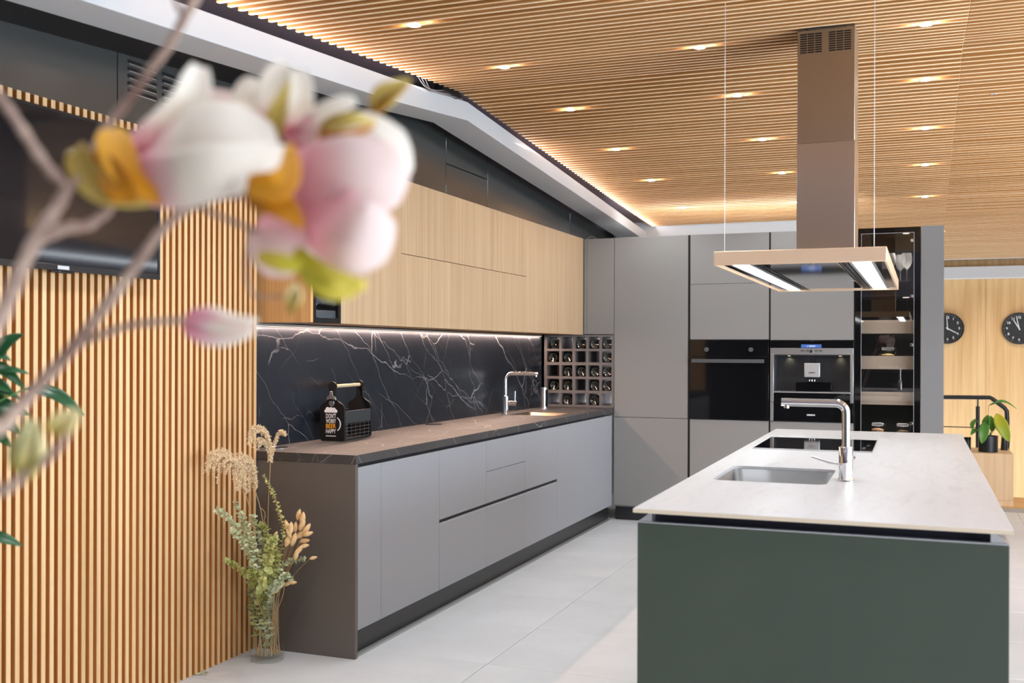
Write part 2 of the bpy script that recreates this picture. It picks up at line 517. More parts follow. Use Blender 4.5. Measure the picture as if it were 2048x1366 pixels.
def thing(name, label, cat, loc=(0, 0, 0), rotz=0.0, group=None, place=None):
    o = bpy.data.objects.new(name, None)
    o.empty_display_size = 0.05
    COL.objects.link(o)
    o.location = place if place is not None else loc
    o.rotation_euler = (0, 0, rotz)
    ORG[o.name] = Vector(loc)
    return tag(o, label, cat, group)
def struct(name, mb, m, parent=None, **kw):
    o = obj(name, mb, m, parent, **kw)
    if parent is None: o['kind'] = 'structure'
    return o
def dup(root, loc, rotz=0.0, label=None):
    r = root.copy(); COL.objects.link(r); r.location = loc; r.rotation_euler = (0, 0, rotz)
    if label: r['label'] = label
    for ch in list(root.children):
        c = ch.copy(); COL.objects.link(c); c.parent = r
        for g in list(ch.children):
            d = g.copy(); COL.objects.link(d); d.parent = c
    return r
def B(*a): return MB().box(*a)

_c, _s = math.cos(YAW), math.sin(YAW)
def at(px, py, d):
    dx, dy = px - 1024, py - HOR
    a = (dx + 0.003 * dy) / F_PX; b = (dy - 0.003 * dx) / F_PX
    return Vector(((_c * a - _s) * d, (_s * a + _c) * d, CAM_H - b * d))
VIEW = Vector((-_s, _c, 0)); RIGHT = Vector((_c, _s, 0)); UP = Vector((0, 0, 1))

def spline(pts, n=6):
    pts = [Vector(p) for p in pts]
    if len(pts) < 3:
        return [pts[0].lerp(pts[-1], i / n) for i in range(n + 1)]
    out = []
    for i in range(len(pts) - 1):
        p0, p1, p2, p3 = pts[max(i - 1, 0)], pts[i], pts[i + 1], pts[min(i + 2, len(pts) - 1)]
        for k in range(n):
            t = k / n
            out.append(0.5 * ((2 * p1) + (p2 - p0) * t + (2 * p0 - 5 * p1 + 4 * p2 - p3) * t * t + (3 * p1 - p0 - 3 * p2 + p3) * t ** 3))
    out.append(pts[-1])
    return out
def lerp_list(a, n):
    res = []
    for i in range(n):
        x = i / (n - 1) * (len(a) - 1); k = min(int(x), len(a) - 2)
        res.append(a[k] + (a[k + 1] - a[k]) * (x - k))
    return res
def blade(mb, pts, width, nrm, prof=None, cup=0.0, nl=10, nw=6, wave=0.0):
    sp = spline(pts, max(2, nl // max(1, len(pts) - 1)))
    nrm = Vector(nrm)
    prof = prof or [0.05, 0.55, 0.95, 1.0, 0.8, 0.4, 0.02]
    w = lerp_list(prof, len(sp))
    rows = []
    for i, p in enumerate(sp):
        t = sp[min(i + 1, len(sp) - 1)] - sp[max(i - 1, 0)]
        t.normalize()
        x = t.cross(nrm)
        if x.length < 1e-4: x = t.orthogonal()
        x.normalize()
        n2 = x.cross(t); n2.normalize()
        row = []
        for k in range(nw + 1):
            q = -1 + 2 * k / nw
            row.append(p + x * (q * width * 0.5 * w[i]) + n2 * (cup * width * q * q * w[i] + wave * width * math.sin(i * 1.3 + q * 2.0)))
        rows.append(row)
    mb.grid(rows)
    return mb

# ------------------------------------------------------------------ setting
RZ, RY, SF, SB = 2.668, 5.10, 0.0765, 0.0605           # ridge of the low gabled ceiling (underside of the slats)
def ceil_z(y): return RZ - SF * (RY - y) if y < RY else RZ - SB * (y - RY)
XL, XR, Y0, Y1 = -2.82, 5.0, -2.5, 12.0
YFL = 9.73

fl = struct('floor', B(XL, XR, Y0, YFL, -0.12, -0.004), M_grout)
tile_b = obj('tile', B(-0.599, 0.599, -0.299, 0.299, -0.004, 0.0), M_floor, fl, bevel=0.0012, seg=1)
tile_b.location = (-1.69 - 0.6, Y0 + 0.46, 0)
first = True
yy = 4.06 - 0.6 * 11 + 0.3
while yy + 0.3 < YFL + 0.02:
    for k in range(-1, 6):
        x = -1.69 + 0.6 + 1.2 * k
        if x - 0.6 < XL: x0 = x
        if first: t = tile_b; first = False
        else: t = tile_b.copy(); COL.objects.link(t)
        t.location = (x, yy, 0)
    yy += 0.6
land = struct('floor_landing', B(0.0, XR, YFL + 0.002, 10.42, -0.15, 0.004), M_oakfloor)

# left wall with charcoal panels above and an oak slat lining
wl = struct('wall_left', B(XL - 0.1, XL, Y0, Y1, -0.12, 2.9), M_black)
PX0, PX1 = XL, -2.75
PXC = -2.635
for a, b in ((Y0, 0.6), (0.6, 3.073), (3.073, 3.90)):
    obj('panel', B(PX0, PX1, a + 0.002, b - 0.002, 0.0, 2.75), M_char, wl, bevel=0.001, seg=1)
for a, b in ((3.902, 5.675), (6.313, 8.026), (8.026, 9.30)):
    obj('panel', B(PX0, PXC, a + 0.002, b - 0.002, 2.178, 2.75), M_char, wl, bevel=0.001, seg=1)
obj('panel', B(PX0, PXC, 5.677, 6.311, 2.178, 2.407), M_char, wl, bevel=0.001, seg=1)
obj('panel', B(PX0, PXC, 5.677, 6.311, 2.412, 2.75), M_char, wl, bevel=0.001, seg=1)
SLP = 0.036
obj('backing_sheet', B(PX1, PX1 + 0.002, 1.6, 3.90, 0.0, 2.132), M_backing, wl)
sl = obj('slat', B(PX1 + 0.002, -2.72, -0.0095, 0.0095, 0.0, 2.142), M_slatw, wl, bevel=0.001, seg=1)
yk = 3.900 - 0.0095
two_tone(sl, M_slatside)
sl.location = (0, yk, 0)
for k in range(1, 64):
    c2 = sl.copy(); COL.objects.link(c2); c2.location = (0, yk - SLP * k, 0)

# back wall, far wall, side wall and the wall behind the viewer
struct('wall_back', B(XL, -0.80, 9.306, 9.42, 0, 2.9), M_white)
wf = struct('wall_far', B(XL, XR, Y1 + 0.03, Y1 + 0.12, -1.2, 2.9), M_backing)
for k in range(7):
    x = -1.2 + k * 0.9
    obj('panel', B(x + 0.001, x + 0.899, Y1, Y1 + 0.03, -1.2, 2.3), M_oakfar, wf, bevel=0.0008, seg=1)
wfr = struct('wall_front', B(XL - 0.1, XR + 0.1, Y0 - 0.1, Y0 - 0.02, -0.12, 2.9), M_backing)
for k in range(8): obj('panel', B(XL + 0.98 * k + 0.001, XL + 0.98 * (k + 1) - 0.001, Y0 - 0.02, Y0, 0.0, 2.6), M_char, wfr)
wr = struct('wall_right', B(XR, XR + 0.12, 6.0, Y1, -1.2, 2.9), mat('showroom_grey', (0.22, 0.22, 0.23, 1), 0.6))
obj('panel', B(XR, XR + 0.12, Y0, -1.1, -0.12, 2.9), M_offwhite, wr)
obj('panel', B(XR, XR + 0.12, -1.1, 6.0, -0.12, 0.12), M_offwhite, wr)
obj('panel', B(XR, XR + 0.12, -1.1, 6.0, 2.28, 2.9), M_offwhite, wr)
wn = struct('window_1', B(XR + 0.02, XR + 0.08, -1.1, 6.0, 0.12, 0.17), M_black)
for k in range(6):
    y = -1.1 + k * 1.42
    obj('frame', B(XR + 0.02, XR + 0.08, y - 0.025, y + 0.025, 0.17, 2.23), M_black, wn)
for k in range(5):
    obj('pane', B(XR + 0.046, XR + 0.052, -1.075 + k * 1.42, 0.295 + k * 1.42, 0.17, 2.23), M_window, wn)
obj('frame', B(XR + 0.02, XR + 0.08, -1.1, 6.0, 2.23, 2.28), M_black, wn)

# ceiling: dark board over the slats, both slopes
SLH = 0.045
def slope_prism(x0, x1, ys, z0, z1):
    mb = MB()
    poly = [(y, ceil_z(y) + z0) for y in ys] + [(y, ceil_z(y) + z1) for y in reversed(ys)]
    return mb.prism(poly, 'X', x0, x1)
ce = struct('ceiling', slope_prism(XL - 0.1, XR + 0.1, [Y0 - 0.1, RY, Y1 + 0.12], SLH, SLH + 0.08), M_board)
XS, XJ, XE = -2.289, 0.16, 3.0
CP = 0.062
def csl(x0, x1):
    return B(x0 - (x0 + x1) / 2, x1 - (x0 + x1) / 2, -0.009, 0.009, 0.0, SLH)
sa = obj('slat', csl(XS, XJ - 0.001), M_slatc, ce, bevel=0.001, seg=1)
sb = obj('slat', csl(XJ + 0.001, XE), M_slatc, ce, bevel=0.001, seg=1)
CY0 = 2.55
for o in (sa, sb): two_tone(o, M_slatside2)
usedA = usedB = usedC = False
sc_ = obj('slat', csl(-0.79, XE), M_slatc, ce, bevel=0.001, seg=1)
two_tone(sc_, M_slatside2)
k = 0
while True:
    y = CY0 + CP * k
    if y > 11.86: break
    rx = math.atan(SF) if y < RY else -math.atan(SB)
    jog = 0.0
    if y < 9.29:
        o = sa if not usedA else sa.copy()
        if usedA: COL.objects.link(o)
        usedA = True
        o.location = ((XS + XJ) / 2, y, ceil_z(y)); o.rotation_euler = (rx, 0, 0)
    if y >= 9.29:
        o = sc_ if not usedC else sc_.copy()
        if usedC: COL.objects.link(o)
        usedC = True
        o.location = ((-0.79 + XE) / 2, y, ceil_z(y)); o.rotation_euler = (rx, 0, 0)
        k += 1
        continue
    o = sb if not usedB else sb.copy()
    if usedB: COL.objects.link(o)
    usedB = True
    o.location = ((XJ + XE) / 2, y, ceil_z(y) + random.choice((0, 0, 0, 0.003))); o.rotation_euler = (rx, 0, 0)
    k += 1

# white sloped beam along the left edge of the ceiling (follows the gable) with its cove strip
BX0, BX1 = -2.54, -2.332
bm_low = [(1.0, 2.235), (2.45, 2.343), (4.40, 2.477), (5.30, 2.564), (9.05, 2.308), (9.306, 2.290)]
bmb = MB()
vs = []
for (y, zl), (y2, zt_) in zip(bm_low, [(1.0, 2.345), (2.45, 2.440), (4.40, 2.584), (5.30, 2.665), (9.05, 2.391), (9.306, 2.372)]):
    vs += [(BX1, y, zl), (BX1, y, zt_), (BX0, y, zt_ + 0.005), (BX0, y, zl + 0.004)]
nb = len(bm_low)
bmb.add(vs, [(i * 4 + k, i * 4 + (k + 1) % 4, i * 4 + 4 + (k + 1) % 4, i * 4 + 4 + k) for i in range(nb - 1) for k in range(4)] + [(0, 1, 2, 3), (nb * 4 - 1, nb * 4 - 2, nb * 4 - 3, nb * 4 - 4)])
beam = struct('ceiling_beam', bmb, M_white, bevel=0.002)
sv = []
for (y, zl) in [(1.0, 2.235), (2.45, 2.343), (3.898, 2.4425)]:
    sv += [(BX0 - 0.001, y, zl + 0.006), (BX0 - 0.001, y, zl + 0.02), (PX1 + 0.0005, y, zl + 0.02), (PX1 + 0.0005, y, zl + 0.006)]
smb = MB()
smb.add(sv, [(i * 4 + k, i * 4 + (k + 1) % 4, i * 4 + 4 + (k + 1) % 4, i * 4 + 4 + k) for i in range(2) for k in range(4)] + [(0, 1, 2, 3), (11, 10, 9, 8)])
struct('dark_gap_board', smb, M_black)  # black board added across the gap beside the beam to make its dark band
def cove(ya, yb):
    x = XS - 0.018
    strip_light('cove_strip_light', (x, ya, ceil_z(ya) - 0.026), (x, yb, ceil_z(yb) - 0.026), (1, 0, 0.45), 0.012, 1.7 * (yb - ya), (1.0, 0.92, 0.94))
cove(2.6, 5.08); cove(5.14, 9.25)
# bulkhead at the far wall, right side
struct('trim_1', B(-0.6, XR, 11.84, Y1 - 0.002, 2.058, 2.178), M_white, bevel=0.002)
struct('trim_2', B(-0.6, XR, 11.862, 11.88, ceil_z(11.87) - 0.006, ceil_z(11.87) + SLH + 0.004), M_white)

# ------------------------------------------------------------------ base cabinets along the left wall
XD = -2.231
ZT, ZB0 = 0.805, 0.117
CARC_X0 = -2.785
def handle_edge(parent, y0, y1, z):
    obj('top_edge', B(XD - 0.0185, XD - 0.0005, y0, y1, z, z + 0.0015), M_edge, parent)
def base_cab(name, label, y0, y1, fronts):
    t = thing(name, label, 'cabinet', (CARC_X0, (y0 + y1) / 2, 0), 0, 'grey base cabinets under the marble worktop')
    obj('carcass', B(CARC_X0, XD - 0.034, y0 + 0.001, y1 - 0.001, 0.112, 0.60), M_gray, t)
    obj('grip_channel', B(XD - 0.050, XD - 0.030, y0 + 0.001, y1 - 0.001, 0.605, 0.8235), M_gola, t)
    if fronts[0][0] != 'door': obj('grip_channel', B(XD - 0.0335, XD - 0.0195, y0 + 0.001, y1 - 0.001, 0.425, 0.485), M_gola, t)
    for nm, za, zb, e in fronts:
        f = obj(nm, B(XD - 0.019, XD, y0 + 0.0012, y1 - 0.0012, za, zb), M_gray, t, bevel=0.0008, seg=1)
        if e: handle_edge(f, y0 + 0.0012, y1 - 0.0012, zb)
    return t
ep = obj('base_end_board', B(-2.79, XD + 0.001, 3.908, 3.930, 0.0, 0.8235), mat('end_panel_lacquer', (0.130, 0.114, 0.100, 1), 0.42), org=(-2.5, 3.919, 0), bevel=0.001)
tag(ep, 'brown-grey end panel closing the base cabinet run beside the glass vase', 'panel')
base_cab('base_cabinet', 'narrow one-door grey base cabinet next to the brown end panel', 3.932, 4.139, [('door', ZB0, ZT, 1)])
base_cab('base_cabinet', 'wide one-door grey base cabinet left of the first drawer unit', 4.139, 4.740, [('door', ZB0, ZT, 1)])
base_cab('base_cabinet', 'grey two-drawer base cabinet beside the wide single door', 4.740, 5.340, [('drawer_front', ZB0, 0.4435, 1), ('drawer_front', 0.465, ZT, 1)])
base_cab('base_cabinet', 'grey base cabinet with a seam across its upper front, between two drawer units', 5.340, 5.945, [('drawer_front', ZB0, 0.4435, 1), ('drawer_front', 0.465, 0.637, 0), ('drawer_front', 0.6395, ZT, 1)])
base_cab('base_cabinet', 'grey two-drawer base cabinet nearest the sink unit', 5.945, 6.545, [('drawer_front', ZB0, 0.4435, 1), ('drawer_front', 0.465, ZT, 1)])
base_cab('base_cabinet', 'grey one-door base cabinet under the bronze sink', 6.545, 7.153, [('door', ZB0, ZT, 1)])
base_cab('base_cabinet', 'last grey base cabinet door before the tall units in the corner', 7.153, 7.738, [('door', ZB0, ZT, 1)])
cf = obj('corner_filler', B(-2.40, XD - 0.004, 7.7395, 7.857, 0.112, ZT), M_gray, org=(-2.3, 7.8, 0.112), bevel=0.001)
tag(cf, 'narrow grey filler strip in the corner between base cabinets and pantry', 'filler')
pl = obj('plinth', B(-2.31, -2.272, 3.932, 7.88, 0.0, 0.1115), M_plinth, org=(-2.29, 5.9, 0))
tag(pl, 'long black recessed plinth under the grey base cabinets', 'plinth')
obj('seal_strip', B(-2.2715, -2.236, 3.934, 7.86, 0.0, 0.004), M_seal, pl)

# countertop with sink cut-out
def slab_hole(x0, x1, y0, y1, hx0, hx1, hy0, hy1, z0, z1, r=0.035):
    bm = bmesh.new()
    n = 6
    hole = []
    for cx, cy, a0 in ((hx1 - r, hy1 - r, 0), (hx0 + r, hy1 - r, 90), (hx0 + r, hy0 + r, 180), (hx1 - r, hy0 + r, 270)):
        for i in range(n + 1):
            a = math.radians(a0 + 90 * i / n)
            hole.append((cx + r * math.cos(a), cy + r * math.sin(a)))
    outer = [(x1, y1), (x0, y1), (x0, y0), (x1, y0)]
    mb = MB()
    m = len(hole); q = n + 1
    for z, top in ((z0, False), (z1, True)):
        o = mb.add([(a, b, z) for a, b in hole] + [(a, b, z) for a, b in outer], [])
        fs = []
        for c in range(4):
            for i in range(n):
                fs.append((o + c * q + i, o + c * q + i + 1, o + m + c))
            e0, e1 = c * q + n, ((c + 1) % 4) * q
            fs.append((o + e0, o + e1, o + m + (c + 1) % 4, o + m + c))
        mb.f += [f if not top else f[::-1] for f in fs]
    for i in range(m):
        j = (i + 1) % m
        mb.f.append((i, j, m + 4 + j, m + 4 + i))
    for i in range(4):
        j = (i + 1) % 4
        mb.f.append((m + i, m + 4 + m + i, m + 4 + m + j, m + j))
    bm.free()
    return mb, hole
def basin(hole, z0, z1, t=0.0015):
    mb = MB()
    m = len(hole)
    cx = sum(p[0] for p in hole) / m; cy = sum(p[1] for p in hole) / m
    def ring(k, z): return [(cx + (a - cx) * k, cy + (b - cy) * k, z) for a, b in hole]
    rows = [ring(0.995, z1), ring(0.985, z0 + 0.02), ring(0.96, z0 + 0.006), ring(0.90, z0), ring(0.15, z0 - 0.003)]
    o = mb.add([p for r in rows for p in r], [])
    for i in range(len(rows) - 1):
        for k in range(m):
            a, b = o + i * m + k, o + i * m + (k + 1) % m
            mb.f.append((a, b, b + m, a + m))
    mb.f.append(tuple(range(o + (len(rows) - 1) * m, o + len(rows) * m)))
    return mb
ZC = 0.862
sm, hole = slab_hole(-2.79, -2.225, 3.905, 7.86, -2.655, -2.325, 6.765, 7.145, 0.824, ZC, 0.02)
top = obj('countertop', sm, M_marble_t, org=(-2.5, 5.88, 0.824), bevel=0.001, seg=1)
tag(top, 'long dark veined marble worktop on the grey base cabinets', 'countertop')
sk = thing('sink', 'bronze-toned undermount sink in the dark marble worktop', 'sink', (-2.49, 6.955, 0.70))
obj('bowl', basin(hole, 0.70, 0.858), M_sinkbr, sk, thick=0.0015)
obj('drain', MB().lathe([(0.0, 0.0), (0.03, 0.0), (0.034, 0.002), (0.0, 0.003)], (-2.49, 6.955, 0.697), 20), M_chrome, sk)

# backsplash
bsx = -2.79
bs = obj('backsplash', B(-2.812, bsx, 3.932, 7.79, 0.75, 1.4245), M_marble_s, org=(-2.8, 5.8, ZC))
tag(bs, 'dark slate-blue marble backsplash with thin white veins', 'backsplash')
st = thing('led_strip', 'glowing warm light strip under the oak wall cabinets', 'light', (-2.78, 5.8, 1.4))
obj('profile', B(-2.7895, -2.772, 3.95, 7.75, 1.413, 1.4235), M_alu, st)
obj('diffuser', B(-2.7885, -2.773, 3.95, 7.75, 1.411, 1.4128), M_ledwarm, st)
strip_light('under_cabinet_light', (-2.781, 3.95, 1.4095), (-2.781, 7.75, 1.4095), (0.12, 0, -1), 0.012, 20, (1.0, 0.66, 0.50))

# ------------------------------------------------------------------ oak wall cabinets
XU = -2.467
ZU0, ZU1, ZUS = 1.425, 2.172, 1.795
wg = 'oak wall cabinets above the marble backsplash'
epu = obj('wall_cabinet_end_panel', B(-2.748, XU, 3.932, 3.953, ZU0, ZU1), M_oakend, org=(-2.6, 3.94, ZU0), bevel=0.0008, seg=1)
tag(epu, 'oak end panel of the wall cabinets facing the slatted wall side', 'panel')
def wall_cab(label, y0, y1, fronts):
    t = thing('wall_cabinet', label, 'cabinet', (-2.6, (y0 + y1) / 2, ZU0), 0, wg)
    obj('carcass', B(-2.748, XU - 0.021, y0 + 0.0008, y1 - 0.0008, ZU0 + 0.003, ZU1 - 0.002), M_oakend, t)
    for za, zb in fronts:
        obj('door', B(XU - 0.019, XU, y0 + 0.001, y1 - 0.001, za, zb), M_oak, t, bevel=0.0007, seg=1)
# glazed unit
t = thing('wall_cabinet', 'narrow black-framed glazed wall cabinet at the near end of the oak row', 'cabinet', (-2.6, 4.07, ZU0), 0, wg)
g0, g1 = 3.955, 4.186
mb = MB()
mb.box(-2.748, -2.738, g0, g1, ZU0, ZU1).box(-2.738, XU - 0.02, g0, g0 + 0.012, ZU0, ZU1).box(-2.738, XU - 0.02, g1 - 0.012, g1, ZU0, ZU1)
mb.box(-2.738, XU - 0.02, g0 + 0.012, g1 - 0.012, ZU0, ZU0 + 0.012).box(-2.738, XU - 0.02, g0 + 0.012, g1 - 0.012, ZU1 - 0.012, ZU1)
obj('carcass', mb, M_darkin, t)
for z in (1.66, 1.90): obj('shelf', B(-2.737, XU - 0.04, g0 + 0.013, g1 - 0.013, z, z + 0.006), M_glass, t)
mb = MB().box(XU - 0.018, XU, g0, g0 + 0.022, ZU0, ZU1).box(XU - 0.018, XU, g1 - 0.022, g1, ZU0, ZU1).box(XU - 0.018, XU, g0 + 0.022, g1 - 0.022, ZU0, ZU0 + 0.022).box(XU - 0.018, XU, g0 + 0.022, g1 - 0.022, ZU1 - 0.022, ZU1)
dr = obj('door', mb, M_black, t, bevel=0.0008, seg=1)
obj('pane', B(XU - 0.011, XU - 0.007, g0 + 0.022, g1 - 0.022, ZU0 + 0.022, ZU1 - 0.022), M_smoke, dr)
obj('vertical_rod', MB().tube([(XU - 0.035, g0 + 0.05, ZU0 + 0.014), (XU - 0.035, g0 + 0.05, ZU1 - 0.014)], 0.004, 8), M_chrome, t)
wall_cab('full-height oak wall cabinet beside the black glazed one', 4.188, 4.781, [(ZU0, ZU1)])
wall_cab('first oak wall cabinet with upper and lower door after the full-height one', 4.781, 5.389, [(ZU0, ZUS - 0.0015), (ZUS + 0.0015, ZU1)])
wall_cab('middle of the three oak wall cabinets with a seam across the front', 5.389, 5.993, [(ZU0, ZUS - 0.0015), (ZUS + 0.0015, ZU1)])
wall_cab('third oak wall cabinet with upper and lower door, above the chrome tap', 5.993, 6.588, [(ZU0, ZUS - 0.0015), (ZUS + 0.0015, ZU1)])
wall_cab('full-height oak wall cabinet second from the corner', 6.588, 7.227, [(ZU0, ZU1)])
wall_cab('full-height oak wall cabinet in the corner above the wine rack', 7.227, 7.85, [(ZU0, ZU1)])

# ------------------------------------------------------------------ corner: grey wall cabinet + wine rack
YT = 7.86
t = thing('corner_wall_cabinet', 'small grey wall cabinet above the wine rack beside the pantry', 'cabinet', (-2.33, YT + 0.2, 1.43))
obj('carcass', B(-2.745, -2.2235, YT + 0.021, YT + 0.55, 1.432, 2.168), M_tall, t)
obj('filler', B(-2.465, -2.4415, YT, YT + 0.019, 1.43, 2.17), M_tall, t, bevel=0.0008, seg=1)
obj('door', B(-2.4395, -2.2235, YT, YT + 0.019, 1.43, 2.17), M_tall, t, bevel=0.0008, seg=1)
lo = obj('cable_loop', MB().tube(spline([(-2.46, YT + 0.05, 2.17), (-2.44, YT + 0.05, 2.188), (-2.42, YT + 0.05, 2.194), (-2.395, YT + 0.05, 2.184), (-2.38, YT + 0.05, 2.171)]), 0.0018, 6), M_wire, org=(-2.42, YT + 0.05, 2.17))
tag(lo, 'thin white cable loop on top of the small grey corner cabinet', 'cable')

rack = thing('wine_rack', 'grey grid wine rack of twenty-five holes standing on the marble worktop', 'wine rack', (-2.5, YT + 0.15, ZC))
RX0, RX1 = -2.788, -2.222
def rx(v): return RX0 + (v + 2.819) / (2.819 - 2.221) * (RX1 - RX0)
colx = [(rx(a), rx(b)) for a, b in ((-2.797, -2.687), (-2.668, -2.573), (-2.551, -2.456), (-2.437, -2.342), (-2.324, -2.239))]
rowz = [(1.317, 1.410), (1.212, 1.299), (1.101, 1.189), (0.993, 1.081), (0.880, 0.970)]
YR, RD = YT - 0.008, 0.30
M_rackl = mat('rack_lacquer', (0.15, 0.135, 0.13, 1), 0.45)
mb = MB().box(RX0, colx[0][0], YR, YR + RD, ZC + 0.0005, 1.4235).box(colx[4][1], RX1, YR, YR + RD, ZC + 0.0005, 1.4235)
mb.box(colx[0][0], colx[4][1], YR, YR + RD, 1.410, 1.4235).box(colx[0][0], colx[4][1], YR, YR + RD, ZC + 0.0005, 0.880)
obj('frame', mb, M_rackl, rack)
obj('back_panel', B(RX0, RX1, YR + RD, YR + RD + 0.01, ZC + 0.0005, 1.4235), M_linen, rack)
for i in range(4):
    obj('divider', B(colx[i][1], colx[i + 1][0], YR, YR + RD - 0.035, 0.880, 1.410), M_rackl, rack)
for j in range(4):
    for i in range(5):
        obj('shelf', B(colx[i][0], colx[i][1], YR, YR + RD - 0.035, rowz[j + 1][1], rowz[j][0]), M_rackl, rack)
# light strips round the back of the rack
light('rack_strip_light', 'AREA', (-2.5, YR + RD - 0.018, 1.408), 0.14, (0.92, 0.92, 1.0), aim=(0, 0, -1), size=0.54, size_y=0.015)
light('rack_strip_light', 'AREA', (-2.5, YR + RD - 0.018, 0.884), 0.2, (0.92, 0.92, 1.0), aim=(0, 0, 1), size=0.54, size_y=0.015)
light('rack_strip_light', 'AREA', (colx[4][1] - 0.003, YR + RD - 0.018, 1.14), 0.25, (0.95, 0.94, 1.0), rot=(PI/2, 0, PI/2), size=0.015, size_y=0.50)
# bottles
prof = [(0.0, 0.012), (0.018, 0.010), (0.028, 0.002), (0.033, 0.0), (0.0365, 0.006), (0.0365, 0.165), (0.034, 0.185), (0.022, 0.205), (0.0145, 0.222), (0.0135, 0.262), (0.0155, 0.263), (0.0155, 0.274), (0.0, 0.275)]
br = None
rown = ['top', 'second', 'middle', 'fourth', 'bottom']; coln = ['first', 'second', 'third', 'fourth', 'fifth']
offs = {(0, 0): 0.012, (1, 0): -0.006}
for j, cols in enumerate(([0, 2, 3, 4], [0, 1, 4], [1, 2, 3, 4], [0, 1, 3, 4], [1, 3])):
    for i in cols:
        cx = (colx[i][0] + colx[i][1]) / 2 + offs.get((j, i), random.uniform(-0.002, 0.008) if i < 4 else 0.004)
        cx = min(max(cx, colx[i][0] + 0.0375), colx[i][1] - 0.0375)
        p = (cx, YR + 0.016 + random.uniform(0, 0.004), rowz[j][0] + 0.0368)
        lab = 'dark wine bottle lying in the %s row of the rack, %s hole from the backsplash' % (rown[j], coln[i])
        if br is None:
            br = thing('wine_bottle', lab, 'bottle', p, 0, 'wine bottles in the rack')
            q = MB().lathe(prof, p, 20, 'Y')
            obj('glass_body', q, M_bottle, br)
            obj('rim_ring', MB().lathe([(0.0305, 0.0012), (0.032, -0.0008), (0.0335, 0.0012)], p, 20, 'Y', caps=False), mat('bottle_rim', (0.20, 0.21, 0.19, 1), 0.25, spec=0.9), br)
        else: dup(br, p, 0, lab)

# ------------------------------------------------------------------ tall units on the back wall
TD = 0.58
tz0, tz1 = 0.105, 2.172
def front(parent, nm, x0, x1, z0, z1, m=None): return obj(nm, B(x0, x1, YT, YT + 0.019, z0, z1), m or M_tall, parent, bevel=0.0008, seg=1)
t = thing('pantry_cabinet', 'tall grey pantry cabinet between the wine rack and the oven', 'cabinet', (-1.93, YT + 0.3, 0))
obj('carcass', B(-2.2195, -1.648, YT + 0.021, YT + TD, tz0, tz1), M_tall, t)
front(t, 'door', -2.2195, -1.6485, 0.117, 0.7925); front(t, 'door', -2.2195, -1.6485, 0.7965, tz1)
obj('base', B(-2.2195, -1.648, YT + 0.05, YT + TD, 0.0, tz0), M_plinth, t)
def gripper(parent, x0, x1, z0, z1): obj('grip_profile', B(x0, x1, YT + 0.001, YT + 0.06, z0, z1), M_black, parent)
ZO0, ZO1 = 0.797, 1.384
t = thing('oven_cabinet', 'tall grey cabinet housing the black oven beside the pantry', 'cabinet', (-1.34, YT + 0.3, 0))
mb = MB().box(-1.6470, -1.6330, YT + 0.06, YT + TD, tz0, tz1).box(-1.052, -1.0470, YT + 0.06, YT + TD, tz0, tz1).box(-1.633, -1.052, YT + TD - 0.01, YT + TD, tz0, tz1)
mb.box(-1.633, -1.052, YT + 0.021, YT + TD - 0.01, tz0, ZO0 - 0.004).box(-1.633, -1.052, YT + 0.021, YT + TD - 0.01, ZO1 + 0.003, tz1)
obj('carcass', mb, M_tall, t)
gripper(t, -1.6470, -1.6330, tz0, tz1)
front(t, 'drawer_front', -1.6315, -1.0530, 0.117, 0.7925); front(t, 'door', -1.6315, -1.0530, 1.389, 1.8010); front(t, 'door', -1.6315, -1.0530, 1.8035, tz1)
obj('base', B(-1.647, -1.047, YT + 0.05, YT + TD, 0.0, tz0), M_plinth, t)
ov = thing('oven', 'built-in black glass oven with a grey bar handle', 'oven', (-1.34, YT + 0.25, ZO0))
obj('body', B(-1.625, -1.06, YT + 0.012, YT + 0.5, ZO0 + 0.002, ZO1 - 0.002), M_darkin, ov)
obj('control_panel', B(-1.6315, -1.0530, YT - 0.010, YT + 0.011, 1.2635, ZO1), M_blackglass, ov, bevel=0.0012)
dd = obj('door', B(-1.6315, -1.0530, YT - 0.010, YT + 0.011, ZO0, 1.2615), M_blackglass, ov, bevel=0.0012)
for x in (-1.505, -1.180):
    obj('knob', MB().lathe([(0.0, -0.022), (0.014, -0.022), (0.0165, -0.020), (0.0165, 0.0)], (x, YT - 0.010, 1.314), 24, 'Y'), M_greybar, ov)
obj('handle', MB().box(-1.611, -1.081, YT - 0.052, YT - 0.038, 1.217, 1.243).box(-1.600, -1.586, YT - 0.038, YT - 0.010, 1.222, 1.238).box(-1.106, -1.092, YT - 0.038, YT - 0.010, 1.222, 1.238), M_greybar, dd, bevel=0.0015)
t = thing('coffee_machine_cabinet', 'tall grey cabinet housing the coffee machine, beside the black vitrine', 'cabinet', (-0.75, YT + 0.3, 0))
mb = MB().box(-1.0468, -1.0425, YT + 0.06, YT + TD, tz0, tz1).box(-0.4615, -0.4565, YT + 0.021, YT + TD, tz0, tz1).box(-1.0425, -0.4615, YT + TD - 0.01, YT + TD, tz0, tz1)
mb.box(-1.0425, -0.4615, YT + 0.021, YT + TD - 0.01, tz0, 0.794).box(-1.0425, -0.4615, YT + 0.021, YT + TD - 0.01, 1.384, tz1)
obj('carcass', mb, M_tall, t)
gripper(t, -1.0515, -1.0425, 1.386, tz1)
obj('grip_profile', B(-1.0515, -1.0425, YT + 0.001, YT + 0.06, tz0, 0.792), M_black, t)
front(t, 'drawer_front', -1.0410, -0.4630, 0.117, 0.7925); front(t, 'door', -1.0410, -0.4630, 1.384, 1.8010); front(t, 'door', -1.0410, -0.4630, 1.8035, tz1)
obj('base', B(-1.0465, -0.457, YT + 0.05, YT + TD, 0.0, tz0), M_plinth, t)

